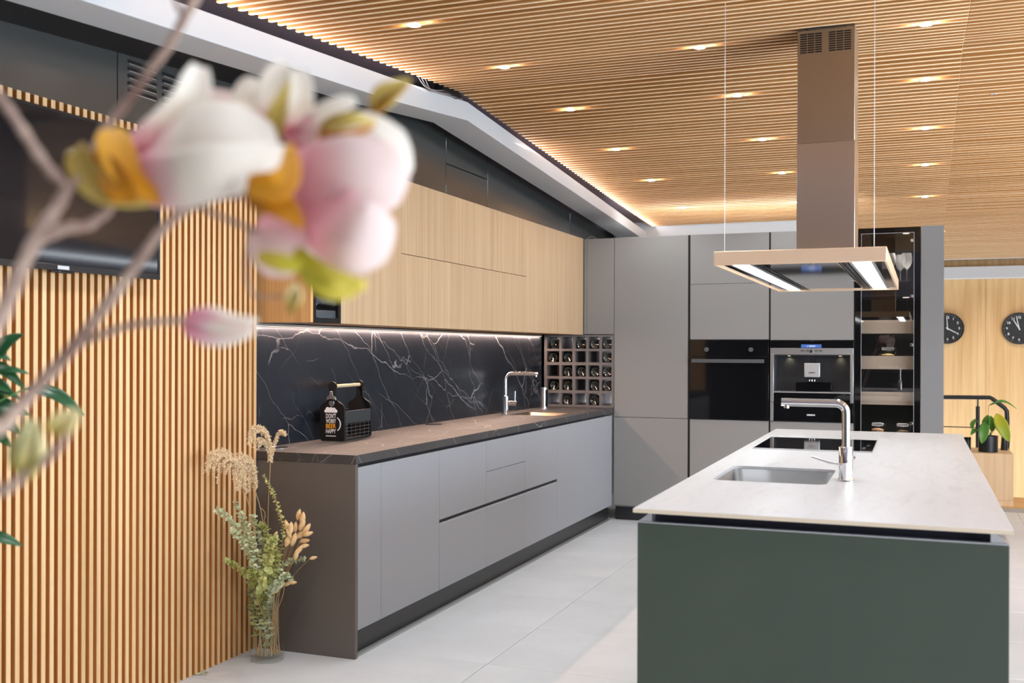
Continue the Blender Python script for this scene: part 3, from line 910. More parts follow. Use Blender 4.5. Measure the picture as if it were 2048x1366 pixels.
# coffee machine
cm = thing('coffee_machine', 'built-in steel and black coffee machine with blue display', 'coffee machine', (-0.75, YT + 0.2, 0.935))
x0, x1 = -1.0405, -0.4635
obj('display_band', B(x0, x1, YT - 0.012, YT + 0.02, 1.3270, 1.3780), M_blackglass, cm, bevel=0.001)
mb = MB().box(x0, x1, YT - 0.012, YT + 0.02, 1.280, 1.3265).box(x0, -1.017, YT - 0.012, YT + 0.02, 0.9365, 1.280).box(-0.485, x1, YT - 0.012, YT + 0.02, 0.9365, 1.280)
obj('steel_frame', mb, mat('machine_steel', (0.66, 0.66, 0.66, 1), 0.28, 1.0), cm, bevel=0.0015)
mb = MB().box(-1.017, -0.485, YT + 0.17, YT + 0.18, 1.005, 1.280).box(-1.017, -1.007, YT + 0.02, YT + 0.17, 1.005, 1.280).box(-0.495, -0.485, YT + 0.02, YT + 0.17, 1.005, 1.280).box(-1.007, -0.495, YT + 0.02, YT + 0.17, 1.271, 1.280)
obj('niche', mb, M_niche, cm)
obj('drip_tray', B(-1.016, -0.486, YT - 0.016, YT + 0.169, 1.004, 1.0115), M_alu, cm, bevel=0.001)
obj('tray_front', B(-1.016, -0.486, YT - 0.010, YT + 0.168, 0.9365, 1.0035), M_blackglass, cm, bevel=0.001)
sp = obj('dispenser', B(-0.802, -0.694, YT - 0.006, YT + 0.055, 1.118, 1.219), mat('dispenser_steel', (0.72, 0.71, 0.70, 1), 0.35, 0.8), cm, bevel=0.003)
obj('nozzle_block', B(-0.797, -0.699, YT - 0.002, YT + 0.055, 1.098, 1.1175), M_black, sp, bevel=0.003)
mb = MB()
for dx in (-0.018, 0.0, 0.018): mb.lathe([(0.004, 0), (0.004, 0.012)], (-0.748 + dx, YT - 0.0, 1.088), 10)
obj('nozzle', mb, M_chrome, sp)
obj('dispenser_neck', B(-0.772, -0.728, YT + 0.02, YT + 0.07, 1.219, 1.271), M_black, cm)
obj('lettering', MB().text('SIEMENS', 0.0125, (-0.748, YT - 0.0062, 1.149), (1, 0, 0), (0, 0, 1), bold=0.0003), M_black, sp)
obj('waste_box', B(-0.869, -0.618, YT + 0.06, YT + 0.168, 1.0120, 1.079), M_blackglass, cm, bevel=0.002)
ds = obj('display', B(-0.823, -0.682, YT - 0.0128, YT - 0.0118, 1.3285, 1.3530), M_blue, cm)
mb = MB().box(-0.770, -0.720, YT - 0.0134, YT - 0.0130, 1.3415, 1.3445).box(-0.768, -0.728, YT - 0.0134, YT - 0.0130, 1.3360, 1.3385).prism([(-0.783, 1.337), (-0.775, 1.337), (-0.779, 1.345)], 'Y', YT - 0.0134, YT - 0.0130)
obj('lettering', mb, M_bluetext, ds)
obj('knob', MB().lathe([(0.0, -0.016), (0.011, -0.016), (0.0145, -0.012), (0.0145, 0.0)], (-0.752, YT - 0.012, 1.303), 24, 'Y'), M_chrome, cm)
for xa in (-0.826, -0.790, -0.733, -0.702): 
    obj('button', B(xa, xa + 0.026, YT - 0.0135, YT - 0.012, 1.304, 1.310), M_chrome, cm)
for x in (-0.922, -0.562):
    obj('lamp', MB().lathe([(0.0, 0.0), (0.010, 0.0), (0.010, 0.002)], (x, YT + 0.12, 1.2685), 16), emit('machine_lamp', (1, 0.85, 0.5, 1), 2.0) if 'machine_lamp' not in MATS else MATS['machine_lamp'], cm)
    light('machine_spot', 'SPOT', (x, YT + 0.145, 1.266), 0.30, (1.0, 0.85, 0.55), aim=(0, 0.35, -1), spot=math.radians(110), blend=1.0, radius=0.006)
wd = thing('warming_drawer', 'black glass warming drawer below the coffee machine', 'drawer', (-0.75, YT + 0.2, 0.797))
obj('front', B(-1.0170, -0.4650, YT - 0.012, YT + 0.01, 0.7975, 0.9335), M_blackglass, wd, bevel=0.0012)
obj('side_strip', B(-1.0405, -1.0180, YT - 0.010, YT + 0.01, 0.7975, 0.9335), MATS['machine_steel'], wd, bevel=0.001)
obj('body', B(-1.036, -0.468, YT + 0.011, YT + 0.45, 0.799, 0.932), M_darkin, wd)
obj('lettering', MB().text('SIEMENS', 0.0155, (-0.754, YT - 0.0122, 0.845), (1, 0, 0), (0, 0, 1), bold=0.0005), M_whiteprint, wd)

# vitrine
vt = thing('display_cabinet', 'tall black-framed glass display cabinet with beige inner drawers', 'cabinet', (-0.24, YT + 0.3, 0))
vx0, vx1 = -0.4535, -0.0215
mb = MB().box(vx0, vx0 + 0.016, YT + 0.001, YT + TD, tz0, tz1).box(vx1 - 0.016, vx1, YT + 0.001, YT + TD, tz0, tz1).box(vx0 + 0.016, vx1 - 0.016, YT + TD - 0.012, YT + TD, tz0, tz1)
mb.box(vx0 + 0.016, vx1 - 0.016, YT + 0.02, YT + TD - 0.012, tz1 - 0.016, tz1).box(vx0 + 0.016, vx1 - 0.016, YT + 0.02, YT + TD - 0.012, tz0, tz0 + 0.016)
obj('carcass', mb, M_darkin, vt)
obj('base', B(vx0, vx1, YT + 0.05, YT + TD, 0, tz0), M_plinth, vt)
mb = MB().box(vx0, -0.414, YT - 0.004, YT + 0.0005, tz0, tz1).box(-0.063, vx1, YT - 0.004, YT + 0.0005, tz0, tz1).box(-0.414, -0.063, YT - 0.004, YT + 0.0005, 2.135, tz1)
obj('frame', mb, M_blackglass, vt)
dr = obj('door', MB().box(-0.4138, -0.4118, YT - 0.006, YT, 0.112, 2.1345).box(-0.0652, -0.0632, YT - 0.006, YT, 0.112, 2.1345).box(-0.4118, -0.0652, YT - 0.006, YT, 2.1325, 2.1345).box(-0.4118, -0.0652, YT - 0.006, YT, 0.112, 0.114), M_silver, vt)
obj('pane', B(-0.4116, -0.0654, YT - 0.005, YT - 0.001, 0.1145, 2.132), M_smoke, dr)
for z in (2.078, 1.691, 1.351, 0.804):
    obj('hinge', MB().box(-0.088, -0.070, YT - 0.009, YT - 0.0055, z - 0.010, z + 0.010).box(-0.084, -0.074, YT + 0.0, YT + 0.02, z - 0.008, z + 0.008), M_chrome, dr, bevel=0.001)
ix0, ix1 = vx0 + 0.017, vx1 - 0.017
for z in (1.795, 1.695): obj('shelf', B(ix0, ix1, YT + 0.04, YT + TD - 0.013, z, z + 0.008), M_smoke if z > 1.75 else M_darkin, vt)
obj('shelf', B(ix0, ix1, YT + 0.04, YT + TD - 0.013, 0.64, 0.656), M_darkin, vt)
for za, zb in ((1.431, 1.527), (1.178, 1.272), (0.926, 1.017)):
    dw = obj('inner_drawer', B(ix0 + 0.012, ix1 - 0.012, YT + 0.075, YT + 0.090, za, zb), M_beige, vt, bevel=0.001)
    obj('drawer_box', MB().box(ix0 + 0.012, ix1 - 0.012, YT + 0.0905, YT + 0.5, za + 0.004, za + 0.012).box(ix0 + 0.012, ix0 + 0.024, YT + 0.0905, YT + 0.5, za + 0.012, zb - 0.02).box(ix1 - 0.024, ix1 - 0.012, YT + 0.0905, YT + 0.5, za + 0.012, zb - 0.02), M_darkin, dw)
light('vitrine_light', 'SPOT', (-0.13, YT + 0.16, 1.685), 4.0, (1.0, 0.86, 0.70), aim=(0, 0.1, -1), spot=math.radians(130), blend=0.8, radius=0.01)
light('vitrine_light', 'SPOT', (-0.22, YT + 0.13, 0.915), 4.0, (1.0, 0.90, 0.80), aim=(0, 0.15, -1), spot=math.radians(140), blend=0.8, radius=0.01)
light('vitrine_light', 'SPOT', (-0.22, YT + 0.14, 1.42), 2.0, (1.0, 0.90, 0.80), aim=(0, 0.15, -1), spot=math.radians(140), blend=0.8, radius=0.01)
light('vitrine_light', 'SPOT', (-0.13, YT + 0.18, 2.14), 12.0, (1.0, 0.85, 0.68), aim=(0, 0, -1), spot=math.radians(120), blend=0.8, radius=0.01)
obj('led_spot', MB().lathe([(0.0, 0.0), (0.022, 0.0), (0.022, 0.004)], (-0.12, YT + 0.25, 2.1515), 18), M_ledwarm, vt)
obj('led_spot', MB().lathe([(0.0, 0.0), (0.022, 0.0), (0.022, 0.004)], (-0.12, YT + 0.25, 1.6905), 18), M_ledwarm, vt)
# wine glasses
gp = [(0.033, 0.0), (0.033, 0.0025), (0.006, 0.006), (0.0038, 0.02), (0.0036, 0.085), (0.010, 0.093), (0.026, 0.112), (0.036, 0.140), (0.037, 0.165), (0.031, 0.205), (0.0298, 0.205), (0.0355, 0.165), (0.0345, 0.140), (0.024, 0.114), (0.004, 0.098)]
gl = None
for lab, (x, y) in (('wine glass nearest the vitrine hinge, front of the upper glass shelf', (-0.115, YT + 0.20)), ('wine glass behind the front one on the upper vitrine shelf', (-0.160, YT + 0.34)), ('wine glass just right of the cooker hood on the upper vitrine shelf', (-0.225, YT + 0.19)), ('wine glass hidden partly by the cooker hood on the upper vitrine shelf', (-0.31, YT + 0.22))):
    p = (x, y, 1.8035)
    if gl is None:
        gl = thing('wine_glass', lab, 'glass', p, 0, 'wine glasses in the display cabinet')
        obj('goblet', MB().lathe(gp[:-1] + [(0.001, 0.097)], p, 24), crystal('crystal'), gl)
    else: dup(gl, p, 0, lab)
def jar(label, x, y, z, r, h, fill, m):
    t = thing('storage_jar', label, 'jar', (x, y, z), 0, 'clip-top glass jars in the display cabinet')
    obj('glass_body', MB().lathe([(r * 0.9, 0), (r, 0.006), (r, h * 0.72), (r * 0.86, h * 0.8), (r * 0.86, h * 0.86)], (x, y, z), 24, caps=False), M_glass, t)
    obj('lid', MB().lathe([(r * 0.9, h * 0.86), (r * 0.95, h * 0.9), (r * 0.9, h), (0.0, h)], (x, y, z), 24), crystal('lid_glass') if 'lid_glass' not in MATS else MATS['lid_glass'], t)
    obj('contents', MB().lathe([(0, 0.003), (r * 0.92, 0.004), (r * 0.95, h * fill), (r * 0.4, h * (fill + 0.05)), (0, h * (fill + 0.06))], (x, y, z), 20, caps=False), m, t)
    obj('clasp', MB().tube([(x + r, y - 0.004, z + h * 0.6), (x + r * 1.25, y - 0.004, z + h * 0.78), (x + r * 1.2, y - 0.004, z + h * 0.95), (x + r * 0.9, y - 0.004, z + h * 0.95)], 0.0016, 6).tube(spline([(x - r * 0.95, y - r * 0.2, z + h * 0.83), (x, y - r * 0.95, z + h * 0.83), (x + r * 0.95, y - r * 0.2, z + h * 0.83)], 6), 0.0014, 6), M_chrome, t)
jar('glass clip jar of pale dry goods in the middle beige drawer', -0.240, YT + 0.17, 1.1905, 0.045, 0.145, 0.62, M_corn)
jar('glass clip jar of reddish dry goods low in the vitrine by the tap', -0.306, YT + 0.15, 0.6565, 0.043, 0.135, 0.66, M_seeds)
jar('glass clip jar of brown dry goods low in the vitrine, hinge side', -0.138, YT + 0.15, 0.6565, 0.043, 0.135, 0.6, mottled('dark_goods', rgb(70, 55, 40), rgb(130, 105, 70), 90, 0.8))

ef = obj('end_filler_panel', B(-0.0195, 0.129, YT - 0.004, YT + 0.62, 0.0, 2.176), mat('filler_lacquer', (0.20, 0.20, 0.20, 1), 0.45), org=(0.05, YT + 0.3, 0), bevel=0.0015)
tag(ef, 'broad plain grey end panel right of the black display cabinet', 'panel')
tp = obj('tall_unit_top_strip', B(-2.2195, -0.46, YT + 0.03, YT + TD, 2.1725, 2.1765), M_edge, org=(-1.3, YT + 0.3, 2.17))
tag(tp, 'thin pale top strip along the tall grey cabinets', 'trim')

tl = thing('top_led_strip', 'slim light strip lying on top of the tall grey cabinets', 'light', (-1.3, YT + 0.5, 2.1768))
obj('profile', B(-2.15, -0.55, YT + 0.50, YT + 0.52, 2.1768, 2.186), M_alu, tl)
obj('diffuser', B(-2.15, -0.55, YT + 0.502, YT + 0.518, 2.1862, 2.188), M_ledcool, tl)
strip_light('top_strip_light', (-2.15, YT + 0.51, 2.190), (-0.55, YT + 0.51, 2.190), (0, 0.8, 1), 0.02, 12.0, (0.95, 0.97, 1.0))
# ------------------------------------------------------------------ island
PIV = Vector((-0.734, 2.79, 0)); IR = 0.006
def isl(x, y, z=0.0):
    d = Vector((x, y, z)) - PIV
    return Vector((PIV.x + d.x * math.cos(IR) - d.y * math.sin(IR), PIV.y + d.x * math.sin(IR) + d.y * math.cos(IR), z))
IX0, IX1, IY0, IY1, IZ = -0.734, 0.203, 2.79, 5.92, 0.88
I = thing('kitchen_island', 'green kitchen island with aluminium grip profiles', 'island', (-0.26, 2.80, 0), IR, place=isl(-0.26, 2.80))
cx0, cx1, cy0, cy1 = -0.724, 0.194, 2.801, 5.908
zf = 0.840
obj('end_panel', B(cx0, cx1, cy0, cy0 + 0.02, 0.0, zf), M_green, I, bevel=0.0008, seg=1)
obj('end_panel', B(cx0, cx1, cy1 - 0.02, cy1, 0.0, zf), M_green, I, bevel=0.0008, seg=1)
obj('carcass', B(cx0 + 0.022, cx1 - 0.022, cy0 + 0.021, cy1 - 0.021, 0.10, 0.66), M_green, I)
obj('plinth', B(cx0 + 0.06, cx1 - 0.06, cy0 + 0.021, cy1 - 0.021, 0.0, 0.10), M_plinth, I)
obj('recess', MB().box(cx0 + 0.040, cx1 - 0.042, cy0 + 0.045, cy0 + 0.055, 0.665, 0.8683).box(cx0 + 0.040, cx1 - 0.042, cy1 - 0.055, cy1 - 0.045, 0.665, 0.8683).box(cx0 + 0.040, cx0 + 0.050, cy0 + 0.055, cy1 - 0.055, 0.665, 0.8683).box(cx1 - 0.052, cx1 - 0.042, cy0 + 0.055, cy1 - 0.055, 0.665, 0.8683), M_gola, I)
for k in range(5):
    ya, yb = cy0 + 0.021 + k * (cy1 - cy0 - 0.042) / 5, cy0 + 0.021 + (k + 1) * (cy1 - cy0 - 0.042) / 5
    obj('door', B(cx0, cx0 + 0.019, ya + 0.001, yb - 0.001, 0.105, zf), M_green, I, bevel=0.0008, seg=1)
    obj('door', B(cx1 - 0.019, cx1, ya + 0.001, yb - 0.001, 0.105, zf), M_green, I, bevel=0.0008, seg=1)
# aluminium grip profile ring: top edge of the panels, angled in towards the recess
def ring(z_out, z_in, w):
    mb = MB()
    a = [(cx0, cy0), (cx1, cy0), (cx1, cy1), (cx0, cy1)]
    b = [(cx0 + w, cy0 + w), (cx1 - w, cy0 + w), (cx1 - w, cy1 - w), (cx0 + w, cy1 - w)]
    vs = [(p[0], p[1], zf + 0.0005) for p in a] + [(p[0], p[1], zf + 0.004) for p in a] + [(p[0], p[1], zf + 0.004) for p in b] + [(p[0], p[1], zf + 0.0005) for p in b]
    fs = []
    for r in range(3):
        for i in range(4):
            j = (i + 1) % 4
            fs.append((r * 4 + i, r * 4 + j, r * 4 + 4 + j, r * 4 + 4 + i))
    for i in range(4):
        j = (i + 1) % 4
        fs.append((12 + i, 12 + j, j, i))
    mb.add(vs, fs)
    return mb
obj('grip_profile', ring(0, 0, 0.020), M_alu, I)
obj('profile_end', MB().prism([(cx0 + 0.003, zf + 0.0045), (cx0 + 0.039, zf + 0.0045), (cx0 + 0.039, 0.868), (cx0 + 0.032, 0.868)], 'Y', cy0 + 0.006, cy0 + 0.03), M_alu, I)
obj('profile_end', MB().prism([(cx1 - 0.041, zf + 0.0045), (cx1 - 0.003, zf + 0.0045), (cx1 - 0.034, 0.868), (cx1 - 0.041, 0.868)], 'Y', cy0 + 0.006, cy0 + 0.03), M_alu, I)
obj('side_profile', B(cx0 + 0.0395, cx0 + 0.0398, cy0 + 0.03, cy1 - 0.03, 0.70, 0.868), M_alu, I)

sm, hole = slab_hole(IX0, IX1, IY0, IY1, -0.652, -0.285, 3.505, 3.975, 0.8685, IZ, 0.035)
it = obj('island_countertop', sm, M_isltop, org=(-0.26, 2.80, 0.8685), bevel=0.0008, seg=1)
it.location = isl(-0.26, 2.80, 0.8685); it.rotation_euler = (0, 0, IR)
tag(it, 'thin white stone worktop of the island with beige edge', 'countertop')
e = obj('front_edge', B(IX0, IX1, IY0 - 0.0008, IY0 - 0.0001, 0.8688, IZ - 0.0006), M_topedge, it)
sk = thing('sink', 'stainless steel undermount sink in the white island worktop', 'sink', (-0.468, 3.74, 0.70), IR, place=isl(-0.468, 3.74, 0.70))
obj('bowl', basin(hole, 0.70, 0.8688), M_sinkst, sk, thick=0.0012)
obj('drain', MB().lathe([(0.0, 0.0), (0.036, 0.0), (0.04, 0.002), (0.0, 0.003)], (-0.468, 3.74, 0.697), 20), M_chrome, sk)

hb = thing('cooktop', 'black glass induction cooktop set in the white island worktop', 'cooktop', (-0.435, 4.98, IZ), IR, place=isl(-0.435, 4.98, IZ))
obj('glass_plate', B(-0.682, -0.190, 4.675, 5.285, IZ + 0.0004, IZ + 0.005), M_blackglass, hb, bevel=0.0015)
obj('metal_trim', B(-0.6835, -0.1885, 4.6725, 4.6748, IZ + 0.0003, IZ + 0.006), M_alu, hb)
obj('metal_trim', B(-0.6835, -0.1885, 5.2852, 5.2875, IZ + 0.0003, IZ + 0.006), M_alu, hb)
mb = MB()
for k, (x, y) in enumerate(((-0.235, 4.80), (-0.235, 4.83), (-0.235, 4.86), (-0.222, 4.95), (-0.222, 5.0))): mb.box(x, x + 0.012, y, y + 0.003, IZ + 0.0051, IZ + 0.0054)
obj('touch_markings', mb, M_silver, hb)

def arc(c, r, a0, a1, n, u, w):
    return [Vector(c) + Vector(u) * r * math.cos(math.radians(a0 + (a1 - a0) * i / n)) + Vector(w) * r * math.sin(math.radians(a0 + (a1 - a0) * i / n)) for i in range(n + 1)]
# island tap
T = Vector((-0.234, 3.66, IZ))
tp = thing('faucet', 'tall chrome mixer tap with long flat spout on the island', 'faucet', T, IR, place=isl(*T))
obj('base_ring', MB().lathe([(0.0, 0), (0.026, 0), (0.0265, 0.004), (0.024, 0.008), (0.0, 0.008)], T, 28), M_chrome, tp)
obj('body', MB().lathe([(0.0, 0.008), (0.0225, 0.008), (0.0225, 0.108), (0.020, 0.112), (0.0, 0.112)], T, 28), M_chrome, tp)
z2 = T.z + 0.2545
path = [T + Vector((0, 0, 0.112)), T + Vector((0, 0, 0.18))] + arc((T.x - 0.032, T.y, z2 - 0.032), 0.032, 0, 90, 8, (1, 0, 0), (0, 0, 1)) + [Vector((T.x - 0.208, T.y - 0.004, z2 + 0.0005))]
obj('spout', MB().tube(path, 0.0135, 18), M_chrome, tp)
obj('aerator', MB().lathe([(0.009, -0.019), (0.0095, -0.010)], (T.x - 0.192, T.y - 0.004, z2), 16), M_chrome, tp)
lv = obj('lever', MB().tube([T + Vector((-0.004, -0.028, 0.052)), T + Vector((-0.05, -0.034, 0.060)), T + Vector((-0.108, -0.040, 0.078))], [0.0045, 0.0032, 0.0026], 10), M_chrome, tp)
obj('lever_hub', MB().lathe([(0.0, 0.004), (0.0155, 0.004), (0.0155, 0.060), (0.0, 0.060)], T + Vector((-0.002, -0.026, 0)), 24), M_chrome, tp)
obj('side_button', MB().lathe([(0.0, 0.0), (0.006, 0.0), (0.006, 0.008), (0.0, 0.008)], T + Vector((0.022, 0, 0.075)), 12, 'X'), M_chrome, tp)

# worktop tap
T = Vector((-2.70, 6.80, ZC))
tp = thing('faucet', 'chrome mixer tap on the dark marble worktop by the sink', 'faucet', T)
D = Vector((0.205, 0.085, 0)).normalized()
obj('base_ring', MB().lathe([(0.0, 0), (0.026, 0), (0.026, 0.006), (0.0, 0.006)], T, 24), M_chrome, tp)
obj('body', MB().lathe([(0.0, 0.006), (0.022, 0.006), (0.022, 0.125), (0.016, 0.130), (0.0, 0.130)], T, 24), M_chrome, tp)
path = [T + Vector((0, 0, 0.13)), T + Vector((0, 0, 0.20))] + arc(T + D * 0.04 + Vector((0, 0, 0.240)), 0.04, 180, 90, 8, D, (0, 0, 1)) + [T + D * 0.225 + Vector((0, 0, 0.280))]
obj('spout', MB().tube(path, 0.0125, 16), M_chrome, tp)
obj('aerator', MB().lathe([(0.008, -0.020), (0.008, -0.010)], T + D * 0.212 + Vector((0, 0, 0.280)), 14), M_chrome, tp)
h0 = T + Vector((0, 0, 0.075))
obj('lever_hub', MB().tube([h0 + D * 0.015, h0 + D * 0.075], 0.0165, 18), M_chrome, tp)
obj('lever', MB().tube([h0 + D * 0.066, h0 + D * 0.068 + Vector((0, 0, 0.085))], 0.0045, 10), M_chrome, tp)

# pop-up socket tower, worktop grommets
P = Vector((-2.665, 7.50, ZC))
so = thing('socket_tower', 'short steel pop-up socket cylinder in front of the wine rack', 'socket', P)
obj('cylinder', MB().lathe([(0.0, 0.003), (0.024, 0.003), (0.024, 0.155), (0.0, 0.155)], P, 28), M_alu, so)
obj('cap', MB().lathe([(0.0, 0.1555), (0.026, 0.1555), (0.026, 0.162), (0.0, 0.163)], P, 28), M_alu, so)
obj('socket_face', B(P.x + 0.012, P.x + 0.0255, P.y - 0.017, P.y + 0.017, P.z + 0.02, P.z + 0.145), M_black, so)
obj('collar', MB().lathe([(0.0, 0.0), (0.031, 0.0), (0.030, 0.0028), (0.0, 0.0028)], P, 28), M_alu, so)
for lab, p in (('flat black round grommet on the marble worktop beside the bottle caddy', (-2.722, 5.70, ZC)), ('flat dark round grommet on the worktop end behind the dried plumes', (-2.722, 4.06, ZC))):
    g = thing('cable_grommet', lab, 'grommet', p, 0, 'cable grommets in the worktop')
    obj('ring', MB().lathe([(0.052, 0.0), (0.052, 0.003), (0.044, 0.004), (0.040, 0.001)], p, 28), M_chrome if p[1] < 5 else M_black, g)
    obj('cover', MB().lathe([(0.0, 0.0005), (0.0395, 0.0005), (0.0395, 0.003), (0.0, 0.003)], p, 28), M_black, g)

# ------------------------------------------------------------------ bottle caddy
P = Vector((-2.675, 4.465, ZC)); CR = math.radians(4)
cd = thing('bottle_caddy', 'black wooden beer bottle caddy with printed lettering on the worktop', 'caddy', P, CR)
def pt(x, y, z): return P + Vector((x, y, z))
def outline(w, hs, hn, ht, rn):
    pts = []
    def half():
        a = [(0.0, 0.0), (w / 2 - 0.012, 0.0), (w / 2 - 0.004, 0.004), (w / 2, 0.012), (w / 2, hs - 0.024), (w / 2 - 0.0025, hs - 0.013), (w / 2 - 0.010, hs - 0.003), (w / 2 - 0.022, hs + 0.003),
             (w / 2 - 0.034, hs + 0.011), (rn * 0.98, hs + 0.022), (rn * 0.84, hs + 0.034), (rn * 0.80, hs + 0.050), (rn * 0.86, ht - rn * 1.5)]
        for i in range(0, 7):
            an = math.radians(-5 + 95 * i / 6)
            a.append((rn * math.cos(an), ht - rn + rn * math.sin(an)))
        return a
    r = half()
    return r + [(-a, b) for a, b in reversed(r[1:-1])]
ol = outline(0.130, 0.182, 0.225, 0.288, 0.0215)
CDL = 0.30
for y in (0.0, CDL):
    e = obj('end_board', MB().prism([(P.x + a, P.z + b + 0.0005) for a, b in ol], 'Y', P.y + y - 0.006, P.y + y + 0.006), M_black, cd, bevel=0.0008, seg=1)
    if y == 0.0: eb = e
for s_ in (-1, 1):
    x = P.x + s_ * 0.0605
    obj('side_slat', B(x - 0.0045, x + 0.0045, P.y + 0.0065, P.y + CDL - 0.0065, P.z + 0.085, P.z + 0.145), M_caddygrey, cd, bevel=0.0008, seg=1)
    mb = MB()
    for k in range(5): mb.tube([(x, P.y + 0.0065, P.z + 0.012 + k * 0.017), (x, P.y + CDL - 0.0065, P.z + 0.012 + k * 0.017)], 0.0011, 5)
    for k in range(6): mb.tube([(x, P.y + 0.03 + k * 0.05, P.z + 0.004), (x, P.y + 0.03 + k * 0.05, P.z + 0.085)], 0.0011, 5)
    obj('wire_mesh', mb, M_greybar, cd)
obj('floor_board', B(P.x - 0.056, P.x + 0.056, P.y + 0.0065, P.y + CDL - 0.0065, P.z + 0.0005, P.z + 0.007), M_black, cd)
obj('handle', MB().tube([(P.x, P.y + 0.0062, P.z + 0.266), (P.x, P.y + CDL - 0.0062, P.z + 0.266)], 0.0085, 14), M_woodpale, cd)
yf = P.y - 0.0062
M_opener = mat('opener_steel', (0.62, 0.61, 0.60, 1), 0.35, 1.0)
op = obj('bottle_opener', MB().prism([(P.x - 0.002 + a, P.z + b) for a, b in ((-0.007, 0.243), (0.007, 0.243), (0.009, 0.222), (0.022, 0.214), (0.026, 0.200), (0.014, 0.203), (0.0, 0.205), (-0.014, 0.203), (-0.026, 0.200), (-0.022, 0.214), (-0.009, 0.222))], 'Y', yf - 0.010, yf - 0.0002), M_opener, cd, bevel=0.001)
obj('opener_tongue', MB().prism([(P.x - 0.002 + a, P.z + b) for a, b in ((-0.012, 0.196), (0.012, 0.196), (0.015, 0.185), (0.010, 0.172), (0.0, 0.167), (-0.010, 0.172), (-0.015, 0.185))], 'Y', yf - 0.004, yf - 0.0002), M_opener, op, bevel=0.0008)
W0 = MB().text('BEER', 0.030, (P.x - 0.006, yf, P.z + 0.0725), (1, 0, 0), (0, 0, 1), depth=0.0005, bold=0.0005)
def fit(m_, x0, x1):
    xs = [p[0] for p in m_.v]; a, b = min(xs), max(xs)
    m_.v = [(x0 + (p[0] - a) / (b - a) * (x1 - x0), p[1], p[2]) for p in m_.v]
    return m_
full = MB()
for body, z, sz in (("DON'T", 0.1215, 0.030), ("WORRY", 0.0970, 0.028), ("HAPPY", 0.0475, 0.029)):
    q = fit(MB().text(body, sz, (P.x - 0.006, yf, P.z + z), (1, 0, 0), (0, 0, 1), depth=0.0005, bold=0.0005), P.x - 0.033, P.x + 0.021)
    full.add(q.v, q.f)
full.box(P.x - 0.033, P.x + 0.021, yf - 0.0006, yf - 0.0001, P.z + 0.0235, P.z + 0.0275)
oa = arc((P.x + 0.010, yf, P.z + 0.083), 0.038, -58, 62, 12, (1, 0, 0), (0, 0, 1)); ia = arc((P.x + 0.004, yf, P.z + 0.083), 0.0375, -52, 56, 12, (1, 0, 0), (0, 0, 1))
full.prism([(p.x, p.z) for p in oa] + [(p.x, p.z) for p in reversed(ia)], 'Y', yf - 0.0006, yf - 0.0001)
foam = []
for cx_, cz_, r_, a0, a1 in ((-0.034, 0.146, 0.0075, 250, 110), (-0.024, 0.156, 0.010, 160, 40), (-0.006, 0.157, 0.009, 140, 40), (0.010, 0.155, 0.009, 130, 20), (0.021, 0.146, 0.0075, 70, -70)):
    foam += [(P.x + cx_ + r_ * math.cos(math.radians(a0 + (a1 - a0) * i / 6)), P.z + cz_ + r_ * math.sin(math.radians(a0 + (a1 - a0) * i / 6))) for i in range(7)]
full.prism(foam, 'Y', yf - 0.0006, yf - 0.0001)
obj('lettering', full, M_whiteprint, eb)
obj('lettering_yellow', fit(W0, P.x - 0.033, P.x + 0.021), M_yellowprint, eb)

# ------------------------------------------------------------------ cooker hood
hx0, hx1, hy0, hy1, hz0, hz1 = -0.704, -0.118, 3.80, 5.62, 1.614, 1.664
H = thing('cooker_hood', 'large steel island cooker hood hanging over the cooktop', 'hood', (-0.37, 4.56, hz0))
obj('front_fascia', B(hx0, hx1, hy0, hy0 + 0.012, hz0, hz1), M_steel, H, bevel=0.002)
obj('rear_fascia', B(hx0, hx1, hy1 - 0.012, hy1, hz0, hz1), M_steel, H, bevel=0.002)
obj('side_fascia', B(hx0, hx0 + 0.008, hy0 + 0.0125, hy1 - 0.0125, hz0, hz1), M_steel, H, bevel=0.001)
obj('side_fascia', B(hx1 - 0.008, hx1, hy0 + 0.0125, hy1 - 0.0125, hz0, hz1), M_steel, H, bevel=0.001)
obj('top_plate', B(hx0 + 0.0085, hx1 - 0.0085, hy0 + 0.0125, hy1 - 0.0125, hz1 - 0.006, hz1), M_steel, H)
zb = hz0 + 0.006
for a, b in ((hx0 + 0.0085, -0.664), (-0.160, hx1 - 0.0085)):
    obj('underside_strip', B(a, b, hy0 + 0.0125, hy1 - 0.0125, zb, zb + 0.02), M_mirror, H)
ym = hy0 + 1.12
obj('filter_panel', B(-0.545, -0.285, hy0 + 0.0125, ym - 0.004, zb, zb + 0.02), M_mirror, H, bevel=0.001)
obj('filter_panel', B(-0.545, -0.285, ym + 0.004, hy1 - 0.0125, zb, zb + 0.02), M_mirror, H, bevel=0.001)
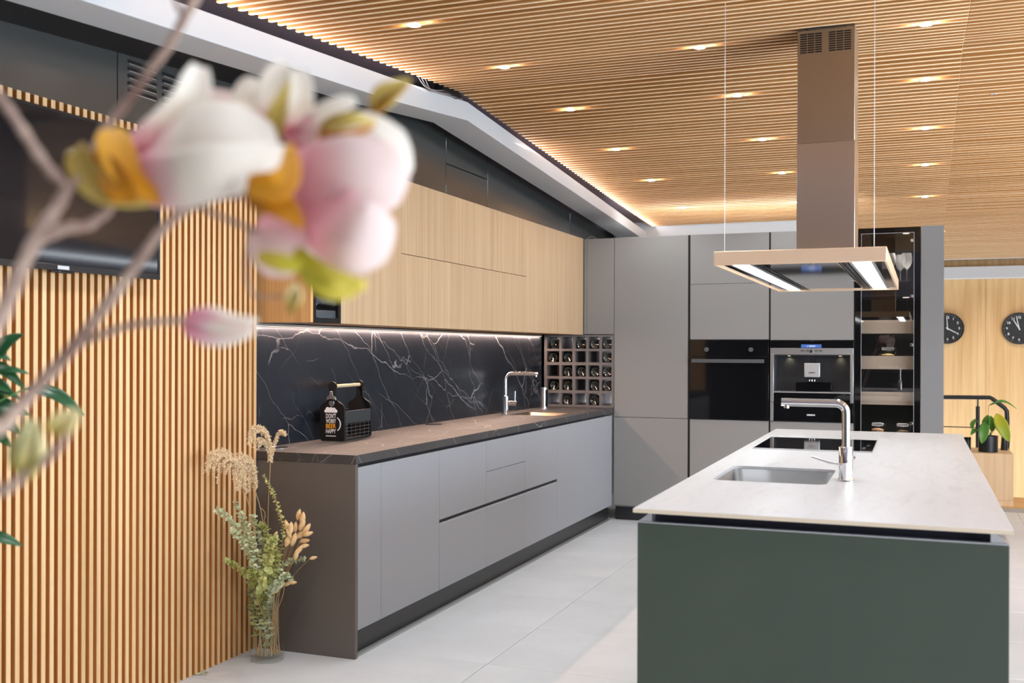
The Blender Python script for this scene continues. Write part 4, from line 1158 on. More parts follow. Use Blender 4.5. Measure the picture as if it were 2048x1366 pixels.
for x0, x1, xr0, xr1 in ((-0.662, -0.584, -0.582, -0.547), (-0.247, -0.162, -0.283, -0.249)):
    ra = obj('light_rail', B(x0, x1, hy0 + 0.0125, hy1 - 0.0125, zb + 0.001, zb + 0.02), M_alu, H)
    obj('slide_track', MB().box(xr0, xr1, hy0 + 0.0125, hy1 - 0.0125, zb + 0.012, zb + 0.02).box(xr0 + 0.006, xr0 + 0.011, hy0 + 0.0125, hy1 - 0.0125, zb + 0.0, zb + 0.012).box(xr1 - 0.011, xr1 - 0.006, hy0 + 0.0125, hy1 - 0.0125, zb + 0.0, zb + 0.012), M_rail, H)
    for ya, yb in ((hy0 + 0.03, 4.690), (4.702, hy1 - 0.03)):
        obj('led_panel', B(x0 + 0.012, x1 - 0.012, ya, yb, zb - 0.0005, zb + 0.0008), M_ledpanel, ra)
        light('hood_light', 'AREA', ((x0 + x1) / 2, (ya + yb) / 2, zb - 0.003), 1.0, (0.93, 0.97, 1.0), rot=(0, 0, 0), size=0.055, size_y=yb - ya)
chx0, chx1, chy0, chy1 = -0.486, -0.259, 4.44, 4.68
ch = obj('chimney', B(chx0, chx1, chy0, chy1, hz1, 2.153), mat('brushed_steel_lower_lit', (0.64, 0.53, 0.42, 1), 0.30, 1.0), H, bevel=0.0015)  # lighter copy of the chimney steel, brighter reflection painted into its colour
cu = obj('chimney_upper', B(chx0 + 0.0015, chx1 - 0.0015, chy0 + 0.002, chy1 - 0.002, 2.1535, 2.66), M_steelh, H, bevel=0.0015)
for xa, xb in ((-0.474, -0.386), (-0.362, -0.273)):
    mb = MB()
    for j in range(9):
        z = 2.520 + j * 0.0092
        for i in range(3):
            w = (xb - xa) / 3
            mb.box(xa + i * w + 0.001, xa + (i + 1) * w - 0.002, chy0 + 0.0012, chy0 + 0.0035, z, z + 0.0052)
    tag(obj('vent_slots', mb, M_black, cu), kind='stuff')
obj('top_clip', MB().box(-0.45, -0.442, chy0 + 0.0, chy0 + 0.002, 2.612, 2.617).box(-0.302, -0.294, chy0 + 0.0, chy0 + 0.002, 2.612, 2.617), M_chrome, cu)
for (x, y) in ((-0.676, 3.86), (-0.161, 3.86)):
    obj('suspension_wire', MB().tube([(x, y, hz1), (x, y, ceil_z(y) + 0.03)], 0.0011, 6), M_wire, H)

# ------------------------------------------------------------------ downlights
def gap_y(y): return CY0 + CP * (round((y - CY0 - CP / 2) / CP)) + CP / 2
rows = [(-1.823, 'the row nearest the oak cabinets'), (-0.909, 'the row left of the chimney'), (0.005, 'the row right of the chimney'), (0.915, 'row over the right side aisle'), (1.83, 'second row over the right side aisle')]
ys = [3.64, 4.58, 5.57, 6.50, 7.44, 8.47]
ordn = ['front', 'second', 'third', 'fourth', 'fifth', 'sixth']
dl = None
for x, rn in rows:
    for i, y in enumerate(ys + [2.6, 1.6, 0.6, -0.5]):
        y = gap_y(y)
        z = ceil_z(y)
        if i < 6 and x < 0.5:
            lab = 'recessed ceiling spotlight, %s from the viewer in %s' % (ordn[i] if i else 'first', rn)
            if dl is None:
                dl = thing('downlight', lab, 'spotlight', (x, y, z), 0, 'recessed spotlights between the ceiling slats')
                obj('lens', MB().lathe([(0.0, -0.0050), (0.0245, -0.0050), (0.0245, -0.0035)], (x, y, z), 20), M_led, dl)
                obj('trim_ring', MB().lathe([(0.0248, -0.0035), (0.0255, -0.0052), (0.0285, -0.0048), (0.0290, -0.0030)], (x, y, z), 20, caps=False), M_alu, dl)
                obj('housing', MB().lathe([(0.008, -0.0034), (0.008, 0.042)], (x, y, z), 12), M_alu, dl)
            else: dup(dl, (x, y, z), 0, lab)
        en = {-1.823: 25.0, -0.909: 20.0, 0.005: 5.0}.get(x, 3.2)
        if y < 3.4: en *= 0.72
        if i < 6 and x < 0.5:
            for dx in (-0.045, 0.045): light('downlight_spill', 'POINT', (x + dx, y, z + 0.012), 0.16, (1.0, 0.93, 0.80), radius=0.006)
        light('downlight_beam', 'SPOT', (x, y, z - 0.006), en, (0.93, 0.965, 1.0), aim=(0, 0, -1), spot=math.radians(140), blend=0.6, radius=0.022)
light('far_room_beam', 'SPOT', (0.9, 11.0, ceil_z(11.0)), 20, (1.0, 0.95, 0.87), aim=(0, 0.1, -1), spot=math.radians(130), blend=0.8, radius=0.03)
light('far_room_beam', 'SPOT', (0.15, 10.1, ceil_z(10.1)), 17, (1.0, 0.95, 0.87), aim=(0, 0.3, -1), spot=math.radians(130), blend=0.8, radius=0.03)
light('far_room_beam', 'SPOT', (1.8, 10.1, ceil_z(10.1)), 17, (1.0, 0.95, 0.87), aim=(0, 0.3, -1), spot=math.radians(130), blend=0.8, radius=0.03)
se = thing('ceiling_sensor', 'tiny white sensor box between the ceiling slats right of the hood', 'sensor', (0.334, 5.9, ceil_z(5.9)))
obj('housing', B(0.315, 0.345, 5.890, 5.902, ceil_z(5.9) - 0.004, ceil_z(5.9) + 0.02), M_offwhite, se, bevel=0.001)
obj('lens', MB().lathe([(0.0, -0.006), (0.003, -0.005), (0.004, -0.004)], (0.33, 5.896, ceil_z(5.9)), 12), M_black, se)
# unseen luminaire bodies added to carry the fill lamps
lu = None
for yy, w in ((0.2, 'nearest the viewer'), (3.4, 'beside the island'), (6.6, 'beside the tall units')):
    p = (2.9, yy, 1.85)
    lab = 'long white fill luminaire added out of view in the right aisle, ' + w
    if lu is None:
        lu = thing('added_fill_luminaire', lab, 'lamp', p, 0, 'added fill luminaires over the right aisle')
        obj('housing', B(2.77, 3.03, yy - 1.22, yy + 1.22, 1.85, 1.93), M_white, lu, bevel=0.003)
        for dy in (-1.0, 1.0): obj('hanger_wire', MB().tube([(2.9, yy + dy, 1.93), (2.9, yy + dy, 2.42)], 0.002, 6), M_wire, lu)
    else: dup(lu, p, 0, lab)

fs_ = thing('strip_lamp', 'slim suspended strip lamp at the far end of the right aisle', 'lamp', (3.0, 8.9, 2.265))
obj('housing', B(2.985, 3.015, 7.5, 10.3, 2.267, 2.29), M_alu, fs_)
obj('diffuser', B(2.9815, 2.9845, 7.5, 10.3, 2.262, 2.292), emit('strip_lamp', (0.85, 0.92, 1.0, 1), 12.0), fs_)
for y in (7.8, 10.0): obj('hanger_wire', MB().tube([(3.0, y, 2.29), (3.0, y, ceil_z(y) + 0.05)], 0.0015, 6), M_wire, fs_)
# ------------------------------------------------------------------ television
TX, ty0, ty1, tzb, tzt = -2.662, 2.24, 3.203, 1.566, 2.096
tv = thing('television', 'large black flat-screen television on the oak slat wall', 'television', (-2.69, 2.72, tzb))
obj('back_case', B(-2.712, TX - 0.012, ty0 + 0.01, ty1 - 0.01, tzb + 0.01, tzt - 0.01), M_bezel, tv, bevel=0.006)
mb = MB().box(TX - 0.012, TX, ty0, ty1, tzb, tzb + 0.022).box(TX - 0.012, TX, ty0, ty1, tzt - 0.010, tzt).box(TX - 0.012, TX, ty0, ty0 + 0.010, tzb + 0.022, tzt - 0.010).box(TX - 0.012, TX, ty1 - 0.010, ty1, tzb + 0.022, tzt - 0.010)
obj('bezel', mb, M_bezel, tv, bevel=0.0015)
obj('screen', B(TX - 0.011, TX - 0.003, ty0 + 0.010, ty1 - 0.010, tzb + 0.022, tzt - 0.010), M_screen, tv)
obj('badge', B(TX, TX + 0.0012, 2.70, 2.750, tzb + 0.005, tzb + 0.017), M_silver, tv)
obj('receiver_lip', B(TX - 0.012, TX - 0.001, 2.675, 2.775, tzb - 0.007, tzb - 0.0005), M_bezel, tv, bevel=0.002)
# air slots in the charcoal panel
vn = thing('air_vent', 'slotted air outlet in the charcoal panel above the slat wall', 'vent', (-2.75, 3.35, 2.29))
def slot(y0, y1, z, h=0.014):
    r = h / 2
    poly = [(y1 - r + r * math.cos(math.radians(a)), z + r * math.sin(math.radians(a))) for a in range(-90, 91, 30)] + [(y0 + r + r * math.cos(math.radians(a)), z + r * math.sin(math.radians(a))) for a in range(90, 271, 30)]
    obj('slot', MB().prism(poly, 'X', -2.7499, -2.7485), M_black, vn)
    obj('slot_lip', B(-2.7499, -2.7455, y0 + r, y1 - r, z - r - 0.003, z - r), M_alu, vn)
for j in range(5):
    for a, b in ((3.125, 3.285), (3.315, 3.475), (3.505, 3.665)):
        slot(a, b, 2.375 - j * 0.027)
# loose cable by the beam
cb = thing('loose_cable', 'loose grey cables hanging from the gap between beam and ceiling slats', 'cable', (BX1 + 0.02, 4.75, 2.62))
for k in range(3):
    obj('cable', MB().tube(spline([(BX1 + 0.03, 4.60 + 0.05 * k, 2.66), (BX1 + 0.025, 4.68 + 0.05 * k, 2.625 - 0.006 * k), (BX1 + 0.02, 4.78 + 0.06 * k, 2.615 + 0.004 * k), (BX1 + 0.015, 5.0 + 0.1 * k, 2.655)], 5), 0.0022, 6), M_cable, cb)
obj('junction_box', B(BX1 - 0.02, BX1 + 0.03, 4.92, 5.14, 2.645, 2.675), M_black, cb)

# ------------------------------------------------------------------ far right: clocks, railing, oak box, plant
def clock(label, x, z, r, hour, minute):
    y = Y1
    t = thing('wall_clock', label, 'clock', (x, y, z), 0, 'black clocks on the oak wall')
    obj('rim', MB().lathe([(r * 0.9, -0.004), (r, -0.006), (r, -0.034), (r * 0.975, -0.042), (r * 0.945, -0.042), (r * 0.935, -0.030)], (x, y, z), 48, 'Y', caps=False), M_pitch, t)
    obj('dial', MB().lathe([(0.0, -0.004), (r * 0.94, -0.004), (r * 0.94, -0.012), (0.0, -0.012)], (x, y, z), 40, 'Y'), mat('dial_black', (0.010, 0.011, 0.011, 1), 0.5) if 'dial_black' not in MATS else MATS['dial_black'], t)
    mb = MB()
    for h in range(1, 13):
        a = math.radians(90 - 30 * h)
        mb.text(str(h), r * 0.21, (x + r * 0.70 * math.cos(a), y - 0.0125, z + r * 0.70 * math.sin(a)), (1, 0, 0), (0, 0, 1), depth=0.0006, bold=0.001)
    obj('numerals', mb, M_whiteprint, t)
    mb = MB()
    for k in range(60):
        a = math.radians(6 * k); q = 0.0032 if k % 5 == 0 else 0.0020
        mb.lathe([(0, -0.0132), (q, -0.0132), (q, -0.0122)], (x + r * 0.87 * math.cos(a), y, z + r * 0.87 * math.sin(a)), 6, 'Y')
    tag(obj('minute_dots', mb, M_whiteprint, t), kind='stuff')
    for nm, ang, ln, w in (('minute_hand', minute * 6, 0.80, 0.0042), ('hour_hand', hour, 0.62, 0.0052)):
        a = math.radians(90 - ang); u = Vector((math.cos(a), 0, math.sin(a))); v = Vector((-u.z, 0, u.x))
        c = Vector((x, y - (0.017 if nm[0] == 'm' else 0.0145), z))
        mb = MB()
        ps = [c - u * r * 0.10 - v * w, c - u * r * 0.10 + v * w, c + u * r * ln + v * w * 0.7, c + u * r * ln - v * w * 0.7]
        mb.prism([(p.x, p.z) for p in ps], 'Y', c.y, c.y + 0.0015)
        obj(nm, mb, M_whiteprint, t)
clock('black wall clock reading four, half hidden by the grey end panel', 0.232, 1.545, 0.162, 119.0, 59.4)
clock('black wall clock reading about eleven, cut by the picture edge', 0.912, 1.541, 0.163, 329.0, 58.0)

YRL = 10.36
rl = thing('handrail', 'black tubular stair handrail in front of the oak wall', 'railing', (0.45, YRL, 0.004))
rp = [(-0.5, YRL, 0.886), (0.10, YRL, 0.888), (0.552, YRL, 0.893), (0.572, YRL, 0.882), (0.672, YRL, 0.802), (0.690, YRL, 0.775), (0.694, YRL, 0.70), (0.694, YRL, 0.005)]
obj('top_rail', MB().tube(rp, 0.0195, 14), M_pitch, rl)
for x in (0.454, -0.42):
    po = obj('post', MB().tube([(x, YRL, 0.0045), (x, YRL, 0.812)], 0.017, 14), M_pitch, rl)
    obj('post_pin', MB().tube([(x, YRL, 0.812), (x, YRL, 0.872)], 0.0075, 10), M_greybar, po)
obj('mid_rail', MB().tube([(-0.5, YRL, 0.620), (0.69, YRL, 0.622)], 0.0045, 8), M_pitch, rl)

bx = thing('oak_box', 'low pale oak box carrying the potted plant beyond the island', 'box', (0.45, 10.0, 0.004))
obj('body', B(0.16, 0.703, 9.764, 10.328, 0.054, 0.444), M_oakbox, bx, bevel=0.001)
obj('base', B(0.16, 0.703, 9.764, 10.328, 0.0045, 0.0525), M_oakbox, bx, bevel=0.001)
P = Vector((0.517, 9.93, 0.4445))
pp = thing('potted_plant', 'leafy green houseplant with one yellow leaf in a black pot', 'plant', P)
obj('pot', MB().lathe([(0.0, 0.0), (0.074, 0.0), (0.077, 0.003), (0.079, 0.138), (0.076, 0.139), (0.074, 0.125), (0.0, 0.125)], P, 36), M_pitch, pp)
obj('soil', MB().lathe([(0.0, 0.1255), (0.0735, 0.1255), (0.06, 0.129), (0.0, 0.131)], P, 24), M_soil, pp)
def w_at(x, z, dy=0.0): return Vector((x, P.y + dy, z))
def plant_leaf(root, base, tip, width, nrm, m, stem_from, bend=0.02, cup=0.12, nm='leaf'):
    base, tip = Vector(base), Vector(tip)
    mid = (base + tip) / 2 + Vector(nrm).normalized() * bend
    lf = obj(nm, blade(MB(), [base, mid, tip], width, nrm, [0.08, 0.62, 0.95, 1.0, 0.82, 0.5, 0.03], cup, 10, 6), m, root, thick=0.0006)
    if stem_from is not None:
        q = Vector(stem_from)
        obj('leaf_stem', MB().tube(spline([q, q.lerp(base, 0.6) + Vector((0, 0, 0.015)), base], 5), [0.0028] * 5 + [0.0022] * 6, 6), M_stemg, lf)
    return lf
s0 = P + Vector((0, 0, 0.125))
plant_leaf(pp, w_at(0.488, 0.705, -0.05), w_at(0.462, 0.520, -0.10), 0.085, (0.1, -1, 0.25), M_leaf, s0 + Vector((-0.01, -0.01, 0)))
plant_leaf(pp, w_at(0.545, 0.62, -0.02), w_at(0.535, 0.755, 0.0), 0.060, (0.3, -1, 0.1), M_leaf, s0 + Vector((0.005, 0.0, 0)))
plant_leaf(pp, w_at(0.500, 0.64, 0.03), w_at(0.520, 0.760, 0.05), 0.065, (-0.4, -1, 0.1), M_leaf, s0)
plant_leaf(pp, w_at(0.520, 0.840, 0.0), w_at(0.742, 0.815, 0.03), 0.050, (0.05, -0.45, 1), M_leaf, s0 + Vector((-0.005, 0.01, 0)), bend=0.055)
plant_leaf(pp, w_at(0.578, 0.775, -0.03), w_at(0.676, 0.540, -0.06), 0.105, (-0.15, -1, 0.35), M_yleaf, s0 + Vector((0.015, 0.0, 0)), bend=0.035)
plant_leaf(pp, w_at(0.415, 0.725, -0.02), w_at(0.388, 0.635, -0.06), 0.042, (-0.5, -1, 0.2), M_leaf, s0 + Vector((-0.02, 0.0, 0)))
plant_leaf(pp, w_at(0.435, 0.640, -0.03), w_at(0.378, 0.588, -0.07), 0.040, (-0.2, -1, 0.6), M_leaf, s0 + Vector((-0.02, -0.01, 0)))
plant_leaf(pp, w_at(0.578, 0.640, -0.01), w_at(0.655, 0.618, -0.03), 0.050, (0.1, -0.8, 0.8), M_leaf, s0 + Vector((0.012, -0.01, 0)))
plant_leaf(pp, w_at(0.580, 0.690, 0.03), w_at(0.590, 0.765, 0.04), 0.045, (0.3, -1, 0), M_leaf, s0 + Vector((0.01, 0.01, 0)))
P2 = Vector((0.657, 10.16, 0.4445))
jg = thing('pitcher', 'slim black pitcher with thin handle behind the potted plant', 'pitcher', P2)
obj('body', MB().lathe([(0.0, 0.0), (0.028, 0.0), (0.029, 0.003), (0.020, 0.13), (0.019, 0.150), (0.017, 0.150), (0.017, 0.13), (0.0, 0.02)], P2, 24), M_pitch, jg)
obj('handle', MB().tube([P2 + Vector((0.020, 0, 0.125)), P2 + Vector((0.044, 0, 0.110)), P2 + Vector((0.040, 0, 0.03)), P2 + Vector((0.026, 0, 0.022))], 0.003, 8), M_pitch, jg)
P3 = Vector((0.355, 9.95, 0.4445))
cn = thing('canister', 'small black lidded canister beside the plant pot, mostly behind the island', 'canister', P3)
obj('body', MB().lathe([(0.0, 0.0), (0.026, 0.0), (0.027, 0.003), (0.027, 0.095), (0.0, 0.096)], P3, 24), M_pitch, cn)
obj('lid', MB().lathe([(0.0, 0.0965), (0.028, 0.0965), (0.028, 0.118), (0.0, 0.120)], P3, 24), M_black, cn)

# ------------------------------------------------------------------ glass vase of dried stems
V = Vector((-2.575, 3.775, 0.0))
va = thing('glass_vase', 'clear cylinder glass vase on the floor between slat wall and end panel', 'vase', V)
vr, vh = 0.071, 0.262
obj('glass', MB().lathe([(0.0, 0.0005), (vr - 0.004, 0.0005), (vr, 0.005), (vr, vh)], V, 48, caps=False), M_vaseglass, va)
obj('rim', MB().lathe([(vr, vh), (vr + 0.0008, vh + 0.0015), (vr - 0.002, vh + 0.0015), (vr - 0.002, vh)], V, 48, caps=False), M_vaseglass, va)
obj('thick_base', MB().lathe([(0.0, 0.017), (vr - 0.006, 0.017), (vr - 0.003, 0.021)], V, 48, caps=False), M_vaseglass, va)
def vbase(k, rr=0.045):
    a = k * 2.4
    return V + Vector((rr * math.cos(a), rr * math.sin(a), 0.026))
def rim(dx, dy=0.0): return V + Vector((dx, dy, vh))
def euc(label, pts, m, n, r0, seed, group='eucalyptus stems in the glass vase', strip=0.0):
    rnd = random.Random(seed)
    sp = spline(pts, 8)
    org = sp[0]
    t = thing('eucalyptus_stem', label, 'plant', org, 0, group)
    obj('stem', MB().tube(sp, lerp_list([0.0026, 0.0014], len(sp)), 6), M_straw, t)
    mb = MB()
    for i in range(n):
        u = strip + (1 - strip) * (i + 0.5) / n
        x = u * (len(sp) - 1); k = min(int(x), len(sp) - 2)
        p = sp[k].lerp(sp[k + 1], x - k)
        tg = (sp[k + 1] - sp[k]).normalized()
        r = r0 * 1.0 * (1.15 - 0.55 * u) * rnd.uniform(0.8, 1.25)
        a = rnd.uniform(0, PI)
        o1 = tg.orthogonal().normalized(); o2 = tg.cross(o1)
        for s_ in (0, 1):
            d = (o1 * math.cos(a + PI * s_) + o2 * math.sin(a + PI * s_))
            nrm = (tg * rnd.uniform(0.5, 1.2) + d * rnd.uniform(-0.6, 0.2) + Vector((rnd.uniform(-.4, .4), rnd.uniform(-.4, .4), rnd.uniform(-.4, .4)))).normalized()
            e1 = (d - nrm * d.dot(nrm)).normalized(); e2 = nrm.cross(e1)
            c = p + e1 * r * 1.02
            vs = [c + e1 * r * math.cos(2 * PI * q / 8) * 1.0 + e2 * r * math.sin(2 * PI * q / 8) * 0.92 + nrm * (0.18 * r * (1 if q % 2 else -0.4)) for q in range(8)]
            mb.add(vs + [c + nrm * -0.12 * r], [(8, q, (q + 1) % 8) for q in range(8)])
    tag(obj('leaves', mb, m, t), kind='stuff')
    return t
def dd(px, py, d): return at(px, py, d)
def stem_pts(k, dx, dy, *tail): return [vbase(k), rim(dx, dy)] + list(tail)
euc('grey-green eucalyptus stem reaching furthest towards the slat wall', stem_pts(0, -0.045, -0.03, dd(505, 1110, 4.33), dd(470, 1050, 4.25), dd(432, 1018, 4.18)), M_euc, 62, 0.0125, 1, strip=0.12)
euc('grey-green eucalyptus stem with a dark curled tip above the vase', stem_pts(1, -0.03, -0.02, dd(508, 1110, 4.36), dd(488, 1050, 4.32), dd(470, 1003, 4.30)), M_euc, 58, 0.0120, 2, strip=0.12)
euc('short arching grey eucalyptus stem in the middle of the bunch', stem_pts(2, -0.02, -0.045, dd(515, 1120, 4.32), dd(500, 1062, 4.28), dd(482, 1025, 4.27)), M_euc, 56, 0.0125, 3, strip=0.12)
euc('bushy eucalyptus stem topped by folded pale leaves', stem_pts(3, 0.0, -0.03, dd(530, 1120, 4.36), dd(534, 1065, 4.36), dd(520, 1048, 4.34)), M_euc2, 60, 0.0135, 4, strip=0.12)
euc('eucalyptus stem drooping left of the vase at knee height', stem_pts(4, -0.05, -0.04, dd(505, 1160, 4.30), dd(475, 1135, 4.24), dd(452, 1120, 4.18)), M_euc2, 52, 0.0120, 5, strip=0.15)
euc('tall thin green eucalyptus stem leaning to the worktop end', stem_pts(5, 0.02, 0.0, dd(566, 1080, 4.40), dd(560, 1030, 4.38), dd(545, 985, 4.37), dd(527, 950, 4.36)), M_euc2, 40, 0.0085, 6, strip=0.3)
euc('eucalyptus stem curving right under the bunny tails', stem_pts(6, 0.035, -0.03, dd(556, 1140, 4.36), dd(580, 1122, 4.36), dd(610, 1118, 4.37)), M_euc, 46, 0.0110, 7, strip=0.15)
euc('full green eucalyptus stem filling the centre of the vase', stem_pts(7, 0.015, -0.04, dd(545, 1150, 4.32), dd(552, 1110, 4.30), dd(545, 1080, 4.30)), M_euc2, 60, 0.0130, 8, strip=0.1)
euc('eucalyptus stem hanging over the vase rim towards the room', stem_pts(8, 0.03, -0.05, dd(556, 1170, 4.30), dd(570, 1150, 4.28), dd(584, 1160, 4.27)), M_euc, 44, 0.0115, 9, strip=0.1)
euc('leafy eucalyptus stem spreading left just above the vase rim', stem_pts(9, -0.035, -0.05, dd(512, 1140, 4.27), dd(485, 1085, 4.22), dd(462, 1058, 4.18)), M_euc, 56, 0.0125, 21, strip=0.15)
euc('pale eucalyptus stem rising through the middle towards the plumes', stem_pts(10, 0.0, -0.02, dd(528, 1110, 4.36), dd(515, 1060, 4.35), dd(505, 1030, 4.34)), M_euc, 56, 0.0125, 22, strip=0.15)
euc('olive eucalyptus stem bending forward in the middle of the bunch', stem_pts(11, 0.02, -0.055, dd(535, 1130, 4.25), dd(540, 1090, 4.21), dd(552, 1075, 4.19)), M_euc2, 56, 0.0130, 23, strip=0.15)
euc('olive eucalyptus stem drooping over the near side of the rim', stem_pts(12, -0.01, -0.06, dd(525, 1165, 4.24), dd(510, 1145, 4.20), dd(500, 1150, 4.18)), M_euc2, 48, 0.0120, 24, strip=0.1)
euc('low grey eucalyptus stem showing through the vase glass', [vbase(13), V + Vector((0.01, -0.03, 0.12)), rim(0.02, -0.03), dd(548, 1165, 4.33), dd(560, 1140, 4.32)], M_euc, 60, 0.0115, 25, strip=0.12)
# dark curly wiry twigs and bare straws
for k, (lab, tl) in enumerate((('bare dry straw standing against the near side of the vase', [dd(515, 1200, 4.37), dd(512, 1160, 4.36)]), ('bare dry straw standing at the right side of the vase', [dd(563, 1200, 4.42), dd(567, 1150, 4.42)]), ('bare curled dry tendril rising beside the tall plume', [dd(538, 1120, 4.42), dd(527, 1060, 4.42), dd(530, 1028, 4.41), dd(522, 1016, 4.40)]))):
    tw = obj('dry_straw', MB().tube(spline([vbase(k * 1.3 + 0.4, 0.055)] + tl, 6), 0.0016, 6), M_straw, org=vbase(k * 1.3 + 0.4, 0.055))
    tag(tw, lab, 'plant', 'bare dry straws in the vase')
# plumes
def plume(label, pts, strands, seed):
    rnd = random.Random(seed)
    sp = spline(pts, 8)
    t = thing('plume_grass', label, 'plant', sp[0], 0, 'feathery plume grasses in the glass vase')
    obj('stem', MB().tube(sp, 0.0015, 6), M_straw, t)
    mb = MB()
    for path, nst, spread in strands:
        ps = [Vector(p) for p in path]
        for q in range(nst):
            j = Vector((rnd.gauss(0, 1), rnd.gauss(0, 1), rnd.gauss(0, 1))) * spread
            cut = rnd.uniform(0.65, 1.0)
            pp_ = [ps[0]] + [p + j * (i / (len(ps) - 1)) for i, p in enumerate(ps) if i]
            s2 = spline(pp_, 7)
            s2 = s2[:max(4, int(len(s2) * cut))]
            mb.tube(s2, 0.0005, 3, caps=False)
            for i in range(2, len(s2)):
                for h in range(5):
                    p = s2[i - 1].lerp(s2[i], rnd.random()) + Vector((rnd.gauss(0, 1), rnd.gauss(0, 1), rnd.gauss(0, 1))) * 0.0036
                    d = Vector((rnd.uniform(-1, 1), rnd.uniform(-1, 1), rnd.uniform(-1.2, 0.4))).normalized() * 0.0050
                    o_ = d.orthogonal().normalized() * 0.0016
                    mb.add([p - d, p + o_, p + d, p - o_], [(0, 1, 2, 3)])
    tag(obj('plume', mb, M_plume, t), kind='stuff')
plume('tall straight feathery plume curling over the worktop corner', [vbase(2.2), rim(0.01, 0.0), dd(536, 1040, 4.40), dd(541, 925, 4.38)],
      [([dd(541, 925, 4.38), dd(538, 885, 4.37), dd(525, 860, 4.34), dd(505, 862, 4.30), dd(498, 895, 4.27)], 24, 0.011),
       ([dd(541, 925, 4.38), dd(534, 890, 4.37), dd(518, 880, 4.34), dd(512, 900, 4.31)], 14, 0.010),
       ([dd(541, 928, 4.38), dd(549, 890, 4.38), dd(558, 868, 4.37), dd(566, 863, 4.36), dd(573, 874, 4.35)], 5, 0.0025)], 11)
plume('left of the two low feathery plumes before the slat wall', [vbase(3.3), rim(-0.03, -0.01), dd(505, 1050, 4.34), dd(492, 990, 4.30)],
      [([dd(492, 990, 4.30), dd(480, 945, 4.27), dd(455, 915, 4.22), dd(428, 918, 4.16), dd(413, 960, 4.12)], 28, 0.017),
       ([dd(492, 985, 4.30), dd(478, 935, 4.27), dd(460, 925, 4.23), dd(446, 950, 4.20)], 16, 0.014)], 12)
plume('right of the two low feathery plumes before the slat wall', [vbase(4.4), rim(-0.01, 0.0), dd(526, 1050, 4.38), dd(511, 982, 4.34)],
      [([dd(511, 980, 4.34), dd(507, 940, 4.33), dd(492, 919, 4.30), dd(475, 932, 4.26), dd(480, 975, 4.25)], 28, 0.016),
       ([dd(511, 978, 4.34), dd(500, 940, 4.32), dd(486, 940, 4.29), dd(490, 985, 4.28)], 16, 0.013)], 13)
# bunny tails
TS = 1.15
tails = [(597, 1030, 1.3, 15), (605, 1038, 1.5, 10), (574, 1052, 1.3, -14), (581, 1058, 1.5, 8), (591, 1055, 1.2, 5), (604, 1050, 1.5, 22), (613, 1058, 1.4, 35), (615, 1068, 1.2, 70), (600, 1070, 1.4, 50), (587, 1080, 1.6, 20), (575, 1082, 1.5, 20), (578, 1068, 1.2, -20),
         (608, 1082, 1.2, 80), (608, 1092, 1.1, 75), (598, 1100, 1.3, 40), (592, 1110, 1.3, 15), (550, 1072, 1.1, 25), (545, 1095, 1.2, 20), (626, 1116, 0.9, 75), (584, 1165, 1.0, 85), (575, 1168, 0.9, 60)]
bt = None
where = ['at the top of the bunch', 'beside the topmost one']
for i, (px, py, sc, ang) in enumerate(tails):
    sc *= TS
    d = 4.36 - 0.012 * (i % 4)
    c = at(px, py, d)
    a = math.radians(ang)
    u = (RIGHT * math.sin(a) + UP * math.cos(a) - VIEW * 0.15).normalized()
    root = V + Vector((0.035 + 0.012 * math.cos(i), 0.0 + 0.022 * math.sin(i * 1.7), 0.03))
    t = thing('bunny_tail_grass', 'tan fluffy bunny tail grass head on a thin straw in the vase', 'plant', root, 0, 'bunny tail grasses in the glass vase')
    rimp = V + Vector((0.052, -0.012 + 0.02 * math.sin(i * 2.1), vh + 0.005))
    b0 = c - u * 0.014 * sc
    obj('stem', MB().tube(spline([root, rimp, rimp.lerp(b0, 0.55) + Vector((0, 0, 0.01)), b0], 5), 0.0009, 5), M_straw, t)
    prof_ = [(0.0, -0.016), (0.0042, -0.012), (0.0068, -0.004), (0.0066, 0.004), (0.0045, 0.012), (0.0, 0.019)]
    hd = MB().lathe([(r * sc, z * sc) for r, z in prof_], (0, 0, 0), 12, caps=False)
    for q in range(40):
        th = random.uniform(0, 2 * PI); zz = random.uniform(-0.010, 0.016) * sc
        rr = 0.0060 * sc * (1 - abs(zz) / (0.022 * sc))
        p = Vector((rr * math.cos(th), rr * math.sin(th), zz)); e_ = Vector((math.cos(th), math.sin(th), 1.4)).normalized() * 0.006 * sc
        o_ = e_.orthogonal().normalized() * 0.00035
        hd.add([p - o_, p + o_, p + e_], [(0, 1, 2)])
    hd.xf(Matrix.Translation(c) @ u.to_track_quat('Z', 'Y').to_matrix().to_4x4())
    obj('head', hd, M_tail, t)
fs = thing('fallen_sprig', 'tiny grey fallen eucalyptus sprig on the floor by the slat wall', 'plant', (-2.695, 3.50, 0.001))
mb = MB()
for k in range(6):
    a = k * 1.1; c = Vector((-2.695 + 0.012 * math.cos(a), 3.50 + 0.018 * math.sin(a * 1.3), 0.004 + 0.001 * k))
    mb.add([c + Vector((0.009 * math.cos(a + q * PI / 3), 0.007 * math.sin(a + q * PI / 3), 0.002 * (q % 2))) for q in range(6)], [tuple(range(6))])
obj('leaves', mb, M_euc, fs)

